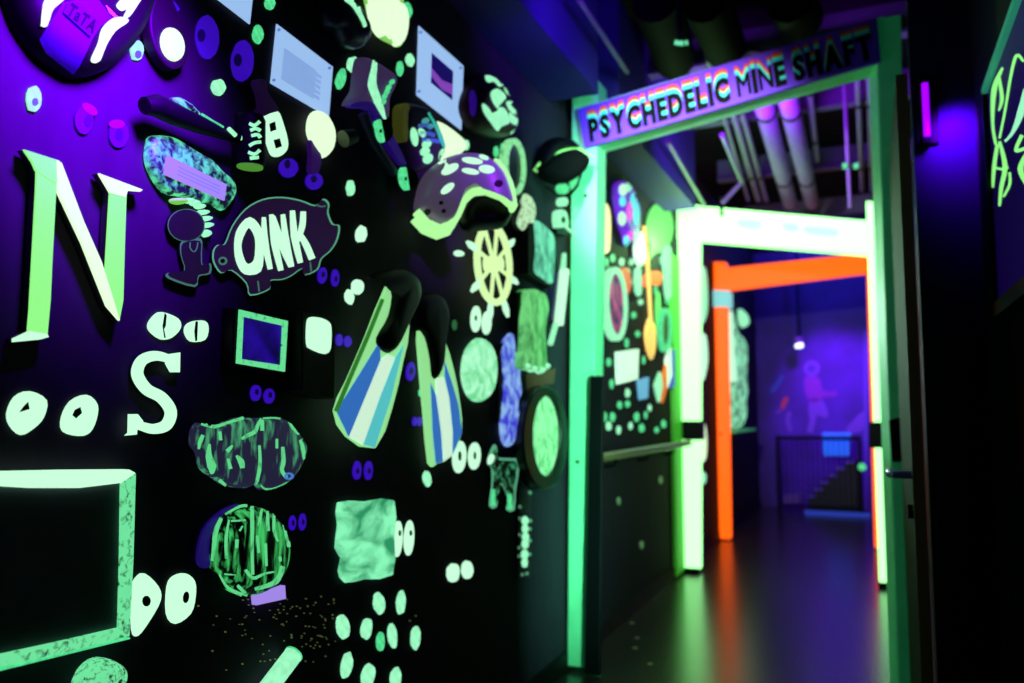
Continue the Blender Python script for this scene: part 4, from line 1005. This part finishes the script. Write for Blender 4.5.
link('candle', tube([ax[2], ax[3]], [.022, .021], 14), pale, t, soft=True)
link('holder', tube([ax[4], ax[5]], [.012, .012], 10), mint, t, soft=True)
link('backing', slab(g((350, 370), (375, 360), (345, 600), (325, 590)), .002, .03), mat('violet_shadow_slab', (40, 24, 70), .6), t)  # violet shadow beside the candle, built as a thin dark slab
tag(link('painted_disc', dome(smooth([(481, 338), (491, 342), (497, 356), (498, 375), (494, 392), (484, 402), (474, 398), (468, 386), (466, 370), (470, 350)], 3), .004, .03, flat=.85, rings=3, ref=.8), brushed('mint_disc', (110, 225, 150), (175, 255, 205), (22, 26, 26), .35, .6, 1.0, eb=.9), soft=True), 'mint washed oval disc hanging between second fin and blue bone', 'disc')
t = on_wall('bone_prop', 511, 390, 'blue and white mottled bone shaped prop beside the oval disc', 'bone')
link('bone', dome(smooth([(510, 333), (519, 338), (521, 352), (519, 375), (521, 392), (517, 405), (518, 430), (514, 443), (508, 447), (502, 440), (500, 415), (502, 395), (505, 378), (501, 362), (501, 346)], 3), .004, .022, flat=.7, rings=5), brushed('blue_white_bone', (70, 70, 235), (150, 195, 255), (20, 26, 22), .38, .62, .85, eb=.9), t, soft=True)
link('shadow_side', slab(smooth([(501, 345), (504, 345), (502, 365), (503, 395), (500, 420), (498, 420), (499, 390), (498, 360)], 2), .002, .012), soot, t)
tag(link('wood_block', slab([(526, 374), (556, 368), (554, 384), (545, 385), (534, 389), (527, 396)], .0005, .0035), mat('red_brown_wood', (110, 52, 40), .6), bevel=.003), 'red-brown wood block behind the top of the oval frame', 'block')
t = on_wall('framed_oval', 547, 437, 'dark oval frame around a green washed centre beside the green post', 'oval frame')
link('frame', ring(ell(546, 438, 22.5, 52, 0, 32), ell(547.5, 436, 14, 40, 0, 32), .004, .05), mat('dark_bronze', (22, 16, 16), .35), t, bevel=.006, soft=True)
link('centre', slab(ell(547.5, 436, 14.5, 41, 0, 32), .004, .036), brushed('green_centre', (80, 185, 105), (150, 255, 175), (26, 30, 24), .32, .55, .95, eb=.9), t)
g = cr(470, 440, 4.27)
t = on_wall('dog_cutout', 503, 478, 'small dark dog cut-out edged in green under the blue bone', 'dog cut-out')
dog = g((100, 20), (115, 30), (120, 75), (195, 78), (210, 100), (205, 160), (195, 220), (190, 300), (155, 298), (160, 250), (140, 195), (125, 200), (115, 285), (82, 282), (92, 200), (92, 120), (75, 105), (80, 65))
link('back', slab(smooth(dog, 2), .002, .0098), mat('dark_plum_edge', (14, 9, 16), .7, spec=.1), t)
link('rim', slab(smooth(dog, 2), .010, .0115), mat('rim_green_glow', (40, 75, 58), .6, .5, (120, 225, 175)), t)
c = Vector(g((145, 150))[0])
link('body', slab(smooth([tuple(c + (Vector(p) - c) * .86) for p in dog], 2), .0108, .0128), brushed('dog_body', (40, 36, 58), (80, 200, 140), (40, 40, 40), .5, .7, .6), t)
link('muzzle_dab', slab(ell(*g((90, 82))[0], 3, 5.5, 20), .0126, .0145), pale, t)
link('leg_dab', slab(stroke(g((100, 210), (100, 280)), 4), .0126, .0145), green, t)
link('leg_dab', slab(stroke(g((170, 230), (172, 295)), 4.5), .0126, .0145), green, t)
t = on_wall('jointed_skeleton_strip', 524, 540, 'thin jointed strip of pale vertebrae hanging below the oval frame', 'bone strip')
link('backing', slab(g((210, 210), (262, 210), (258, 590), (206, 590)), .001, .006), mat('plum_strip', (60, 34, 54), .7), t)
for (a, b, w, h) in ((235, 345, 9, 7), (235, 380, 8, 7), (237, 415, 9, 7), (235, 445, 9, 7), (233, 490, 9, 8), (233, 525, 8, 7)):
    link('vertebra', dome(ell(*g((a, b))[0], w * .42, h * .72, 0, 12), .004, .012, rings=3, flat=.4), mint, t, soft=True)
for (a, b) in ((215, 285), (258, 225), (225, 575), (245, 570), (215, 335), (258, 380), (212, 460), (260, 345), (215, 405), (258, 430), (212, 495), (257, 488)):
    link('dot', slab(ell(*g((a, b))[0], 1.5, 1.8, 0, 8), .006, .009), mat('dim_mint', (110, 180, 140), .6, .4), t)

# --- swim fins
fb, fc, fw = mat('fin_blue', (60, 130, 225), .5, .62), mat('fin_cyan', (95, 220, 225), .5, .7), mat('fin_white', (220, 255, 225), .5, .85)
g = cr(330, 260, 3.253)
t = on_wall('swim_fin', 372, 360, 'striped swim fin with black foot pocket, the larger nearer one', 'swim fin', 'swim fins hung in a pair', t=.03)
link('blade', slab(smooth(g((190, 82), (120, 255), (60, 395), (20, 490), (60, 575), (150, 612), (205, 480), (240, 330), (260, 215), (225, 78)), 2), .052, .064), mat('fin_lime', (165, 252, 165), .5, .75), t, bevel=.003)
link('stripe', slab(g((22, 492), (62, 575), (165, 325), (162, 265), (110, 350)), .064, .0658), fb, t)
link('stripe', slab(g((62, 575), (108, 600), (165, 440), (212, 318), (190, 308), (165, 325)), .064, .0662), fw, t)
link('stripe', slab(g((108, 600), (146, 610), (200, 445), (242, 270), (214, 316), (165, 440)), .064, .0658), fc, t)
link('foot_pocket', dome(smooth(g((145, 52), (240, 25), (295, 50), (305, 110), (270, 190), (235, 270), (210, 305), (178, 292), (165, 255), (205, 180), (212, 90)), 3), .052, .092, flat=.6, rings=5, ref=.7), soot, t, soft=True)
link('edge_rib', tube([WALL.at(*p, .066) for p in g((20, 490), (60, 395), (120, 255), (170, 130))], .006, 8), mat('fin_green_edge', (70, 170, 60), .5, .45), t, soft=True)
t = on_wall('swim_fin', 440, 390, 'striped swim fin with black foot pocket, the smaller one beside wheel', 'swim fin', 'swim fins hung in a pair', t=.03)
link('blade', slab(smooth(g((292, 215), (295, 330), (310, 500), (326, 662), (350, 663), (395, 640), (430, 562), (425, 470), (405, 360), (375, 260), (340, 200)), 2), .012, .024), mat('fin_lime', (165, 252, 165), .5, .75), t, bevel=.003)
link('stripe', slab(g((328, 400), (345, 440), (362, 560), (368, 655), (345, 663), (335, 560)), .024, .0258), fb, t)
link('stripe', slab(g((345, 385), (372, 382), (388, 450), (399, 560), (398, 635), (370, 655), (362, 560), (347, 450)), .024, .0262), fw, t)
link('stripe', slab(g((374, 330), (398, 400), (418, 470), (430, 560), (400, 632), (400, 560), (388, 450), (374, 380)), .024, .0258), fb, t)
link('foot_pocket', dome(smooth(g((290, 130), (330, 108), (375, 115), (392, 170), (380, 260), (375, 340), (360, 388), (342, 380), (335, 320), (318, 250), (288, 205)), 3), .012, .048, flat=.6, rings=5, ref=.7), soot, t, soft=True)

# ------------------------------------------------------------------ things on the wall between green and yellow frames
MG = 'glowing things on the wall past the green frame'
def piece(name, pts, t0, t1, m, label, cat, sm=3, kind='slab', **k):  # one small glowing piece
    p = smooth(pts, sm) if sm else pts
    bm = slab(p, t0, t1) if kind == 'slab' else dome(p, t0, t1, **k)
    return tag(link(name, bm, m, soft=(kind != 'slab')), label, cat, MG)
g = cr(600, 170, 5.256)
piece('paddle', [(605, 203), (610, 210), (611, 228), (610, 248), (607, 253), (603, 250), (602, 215)], .002, .012, mat('peach_glow', (255, 225, 170), .6, .95), 'peach glowing paddle blade right beside the green post', 'paddle')
t = on_wall('spotted_mask', 627, 215, 'violet and pink mask with white spots past the green post', 'mask', MG)
bd = link('shell', dome(smooth(g((80, 80), (120, 55), (155, 75), (170, 130), (200, 190), (200, 280), (185, 350), (140, 400), (125, 340), (100, 280), (80, 180)), 3), .002, .05, flat=.6, rings=5), mat('violet_mask', (120, 40, 220), .6, .4), t, soft=True)
for (x, y, rx, ry, m) in ((120, 105, 4, 6, pale), (150, 90, 3, 5, mint), (115, 255, 4, 7, pale), (175, 160, 3, 8, fc), (190, 230, 3, 12, fc), (155, 220, 3, 10, mat('hot_pink', (240, 60, 220), .6, .7)), (160, 345, 3, 5, mat('hot_pink', (240, 60, 220), .6, .7)), (140, 370, 3, 5, fc), (118, 165, 3, 5, fc)):
    decal('spot', ell(*g((x, y))[0], rx, ry), bd, m, t)
t = on_wall('painted_oar', 646, 300, 'yellow-orange oar with pale upper blade between spotted mask and yellow frame', 'oar', MG)
link('blade', dome(smooth(g((195, 330), (230, 330), (245, 400), (235, 480), (210, 510), (185, 470), (180, 400)), 3), .01, .03, flat=.7, rings=3), fw, t, soft=True)
link('shaft', tube([WALL.at(*p, .03) for p in ((644, 226), (648, 270), (651, 325))], .012, 8), mat('amber_glow', (255, 205, 110), .6, .85), t, soft=True)
link('blade', dome(smooth([(649, 318), (654, 325), (655, 345), (652, 360), (647, 350), (645, 332)], 3), .01, .03, flat=.7, rings=3), mat('amber_glow', (255, 205, 110), .6, .85), t, soft=True)
t = on_wall('oval_portrait', 617, 305, 'oval picture in pink and violet inside a pale ring past green post', 'picture', MG)
link('ring', ring(ell(617.5, 304, 10.5, 37, -2, 28), ell(617.5, 304, 8, 31, -2, 28), .004, .04), mint, t)
link('picture', slab(ell(617.5, 304, 8.5, 32, -2, 28), .004, .028), brushed('pink_violet_picture', (70, 40, 200), (240, 90, 170), (12, 12, 12), .4, .62, .55), t)
piece('red_badge', g((110, 530), (150, 520), (165, 600), (150, 650), (130, 640)), .004, .02, mat('red_orange_glow', (240, 80, 50), .6, .6), 'small red triangle badge above the oval portrait', 'badge')
piece('red_plate', g((228, 560), (260, 535), (318, 535), (320, 600), (270, 605), (228, 615)), .001, .006, mat('red_orange_glow', (240, 80, 50), .6, .6), 'red-orange plate crossing behind the yellow oar', 'plate')
piece('white_tile', [(618, 352), (639, 349), (638, 379), (619, 384)], .002, .02, fw, 'white glowing square tile under the oval portrait', 'tile', 0)
piece('blue_card', [(638, 380), (649, 377), (648, 398), (640, 400)], .002, .012, mat('pale_blue_card', (120, 190, 240), .6, .6), 'small pale blue card next to the white tile', 'card', 0)
t = on_wall('ring_frame', 668, 330, 'small oval green ring frame close to the yellow frame', 'oval frame', MG)
link('ring', ring(ell(667, 330, 5.5, 22, 0, 24), ell(667, 330, 3.6, 17, 0, 24), .004, .035), green, t)
link('centre', slab(ell(667, 330, 4, 18, 0, 24), .004, .02), mat('olive_dark', (60, 80, 50), .6, .1), t)
piece('pale_panel', g((330, 420), (370, 400), (385, 500), (385, 640), (348, 680), (334, 560)), .012, .018, mint, 'tall mint panel touching the yellow frame', 'panel')
t = on_wall('striped_board', 672, 370, 'striped board in orange, white and blue low by the yellow frame', 'board', MG)
for pts, m in (([(656, 385), (661, 372), (663, 385), (660, 402)], mint), ([(662, 383), (667, 365), (667, 390), (663, 403)], mat('orange_stripe', (235, 110, 40), .6, .7)), ([(667, 360), (671, 346), (672, 375), (668, 388)], fw), ([(672, 352), (675, 349), (675, 385), (672, 388)], mat('blue_stripe', (70, 80, 220), .6, .5))):
    link('stripe', slab(pts, .004, .022), m, t)
piece('green_glow_patch', ell(660, 227, 13.5, 24), .003, .010, mat('soft_green_glow', (50, 110, 50), .6, .62, (115, 235, 115)), 'soft green glow high on the wall beside the yellow frame, an emissive disc', 'disc', 0)  # green light on the wall, put in as an emissive disc
piece('leaf_shape', g((270, 380), (310, 380), (330, 430), (290, 440), (260, 470)), .001, .008, mat('dark_green_leaf', (30, 100, 50), .6, .2), 'dark green leaf shape below the pale glow on the wall', 'leaf')
piece('mint_strip', g((190, 520), (215, 520), (220, 640), (200, 660), (185, 590)), .008, .02, mint, 'mint strip left of the red-orange plate', 'strip')
piece('green_arch', [(656, 300), (659, 292), (661, 312), (659, 335), (656, 325)], .001, .008, mat('soft_green', (110, 220, 120), .6, .5), 'soft green curved shape between the oar and ring frame', 'shape')
random.seed(21)
for (x, y) in ((607, 262), (613, 258), (622, 262), (632, 262), (630, 282), (636, 290), (628, 272), (641, 302), (634, 315), (638, 334), (627, 343), (644, 360), (609, 362), (612, 384), (628, 393), (620, 405), (628, 404), (605, 417), (613, 417), (609, 426), (619, 430), (631, 426), (637, 417), (642, 428), (646, 415), (650, 408), (657, 430), (664, 424), (656, 290), (662, 260), (668, 300)):
    blob(x, y, random.uniform(1.4, 2.8), random.uniform(3, 5.2), 'small blurred green dab among the things between green and yellow frames', random.choice((mint, green, green)), group='small dabs between the green and yellow frames')
for (x, y, lb) in ((619, 501, 'lone dab on the wall below the handrail, nearer the green post'), (642, 545, 'low lone dab on wall below the handrail'), (661, 480, 'dab on wall below the handrail close to yellow post')):
    blob(x, y, 1.8, 4, lb, mat('dim_sage', (110, 160, 110), .6, .35))
for (x, y, lb) in ((632, 623, 'upper pale fleck on the floor by the wall'), (637, 638, 'middle pale fleck on the floor by the wall'), (635, 648, 'lowest pale fleck on the floor by the wall'), (650, 664, 'pale fleck on the open floor past the green post')):
    p = FLOOR.at(x, y); bm = bmesh.new()
    tag(link('floor_fleck', tube([p + Vector((0, 0, -.001)), p + Vector((0, 0, .002))], .012, 8, bm), mat('dull_fleck', (130, 130, 100), .7, .1)), lb, 'paint fleck', 'flecks on the floor')

# --- past the yellow frame
def far(name, pts, t0, t1, m, label, cat): return tag(link(name, slab(smooth(pts, 3), t0, t1), m), label, cat, 'glowing things past the yellow frame')
far('mint_cutout', [(700, 272), (706, 270), (708, 300), (706, 318), (700, 322)], .004, .05, mint, 'mint cut-out on the wall between yellow and orange posts', 'cut-out')
far('mint_bottle', [(700, 340), (706, 335), (708, 360), (704, 380), (700, 375)], .004, .05, pale, 'pale bottle shape below the mint cut-out by orange post', 'bottle')
far('mint_plate', [(700, 428), (705, 424), (707, 440), (706, 458), (701, 460)], .004, .03, cream, 'cream plate by the strap of the yellow post', 'plate')
far('wall_dab', ell(704, 478, 2.2, 6), -.002, .003, mint, 'green dab on wall low between yellow and orange posts', 'paint dab')
t = on_wall('shelf_figure', 739, 370, 'tall glowing pale figure on a shelf past the orange post', 'figure', None, .1)
g = cr(720, 290, 4.27)
link('body', dome(smooth(g((30, 80), (50, 90), (75, 200), (105, 210), (100, 400), (108, 450), (95, 520), (100, 580), (60, 590), (50, 540), (30, 380)), 3), .02, .10, flat=.5, rings=5), brushed('figure_mint', (30, 80, 60), (150, 245, 190), (10, 10, 14), .35, .55, .85), t, soft=True)
link('head', dome(smooth(g((85, 80), (110, 100), (122, 145), (100, 160), (85, 130)), 3), .04, .1, rings=4), mint, t, soft=True)
link('arm', slab(stroke(g((45, 90), (50, 250), (65, 390)), [4, 6, 4]), .06, .105), pale, t)
a, b = WALL.at(731, 431, .1), WALL.at(752, 431, .1)
tag(link('wall_shelf', box(WX, min(a.y, b.y), a.z - .02, WX + .14, max(a.y, b.y), a.z), mat('green_shelf', (70, 170, 110), .6, .3), bevel=.003), 'small green shelf carrying the tall pale figure', 'shelf')
p = yplane(YO + .3).at(862, 467)
tag(link('hanging_bulb', tube([p + Vector((0, 0, .03)), p + Vector((0, 0, .015)), p + Vector((0, 0, -.015)), p + Vector((0, 0, -.03))], [.012, .03, .03, .012], 12), green, soft=True), 'small green glowing knob beside the orange right post', 'knob')

# ------------------------------------------------------------------ light
def lamp(name, typ, loc, energy, color, target=None, size=.1, **k):
    l = bpy.data.lights.new(name, typ); l.energy = energy; l.color = color
    o = bpy.data.objects.new(name, l); COL.objects.link(o); o.location = loc
    if typ == 'AREA':
        l.shape = 'RECTANGLE'; l.size = size; l.size_y = k.get('size_y', size)
    else: l.shadow_soft_size = size
    if typ == 'SPOT': l.spot_size = math.radians(k.get('cone', 60)); l.spot_blend = k.get('blend', .6)
    if target is not None:
        o.rotation_euler = (Vector(target) - Vector(loc)).to_track_quat('-Z', 'Y').to_euler()
    return o
VI = (.30, .0, 1.0)
w1 = WALL.at(60, 75)
lamp('black_light_near', 'SPOT', (WX + .42, w1.y - .02, w1.z + .30), 440, (.19, 0, 1.0), w1 + Vector((0, .06, .03)), .10, cone=62, blend=1.0)
lamp('black_light_helmet', 'SPOT', (-.20, 1.95, 2.1), 60, (.34, .02, 1.0), HP.at(492, 172), .05, cone=26, blend=.9)
t_ = lamp('left_post_fill', 'AREA', (-.45, YG - .75, 1.25), 9, (.25, 1.0, .60), (-1.17, YG, 1.25), .05, size_y=2.2)  # added area light without fixture; greens the left post in place of fluorescence
t_.data.spread = math.radians(60)
lamp('sign_fill', 'SPOT', (-.72, YG - 1.6, 2.1), 330, (.9, 1.0, .95), (-.66, YG, 2.08), .05, cone=43, blend=.8)  # added white spot without fixture, brings out the sign's colours
lamp('black_light_hall', 'AREA', (-.45, YG + .55, 2.35), 26, (.36, .02, 1.0), (-.35, YG + 1.5, 3.0), .5, size_y=.1).data.spread = math.radians(125)
lamp('black_light_soffit', 'SPOT', (-.55, 2.3, 2.35), 45, (.16, .02, 1.0), (WX + .15, 2.9, 2.62), .1, cone=75, blend=1.0)
lamp('black_light_door', 'SPOT', (.31, YG - .10, 2.2), 22, (.16, 0, 1.0), (.33, YG + .02, 2.14), .03, cone=115, blend=.8)
lamp('frame_fill', 'POINT', (-.98, YY - .45, 2.2), 26.0, (.40, 1.0, .30), size=.06)  # added green point light without fixture, brightens the wall and yellow frame
lamp('right_post_fill', 'SPOT', (-.95, YY - .7, 1.7), 90, (.6, 1.0, .8), (.05, YG + .1, 1.45), .05, cone=34, blend=.6)  # added spot without fixture, lifts the right post's inner face
lamp('mural_spot', 'SPOT', (-.35, YE - 1.3, 2.7), 420, (.35, .02, 1.0), ep.at(838, 398), .08, cone=50, blend=.9)
lamp('end_blue', 'POINT', (-.4, YE - .8, 2.92), 26.0, (.06, .08, 1.0), size=.1)

w = bpy.data.worlds.new('world'); sc.world = w; w.use_nodes = True
w.node_tree.nodes['Background'].inputs[0].default_value = (.15, .05, .5, 1); w.node_tree.nodes['Background'].inputs[1].default_value = .004

vs = sc.view_settings
vs.view_transform = 'Standard'; vs.look = 'None'; vs.exposure = 0; vs.gamma = 1
try: vs.use_curve_mapping = False
except Exception: pass
sc.cycles.use_denoising = True
sc.cycles.max_bounces = 6
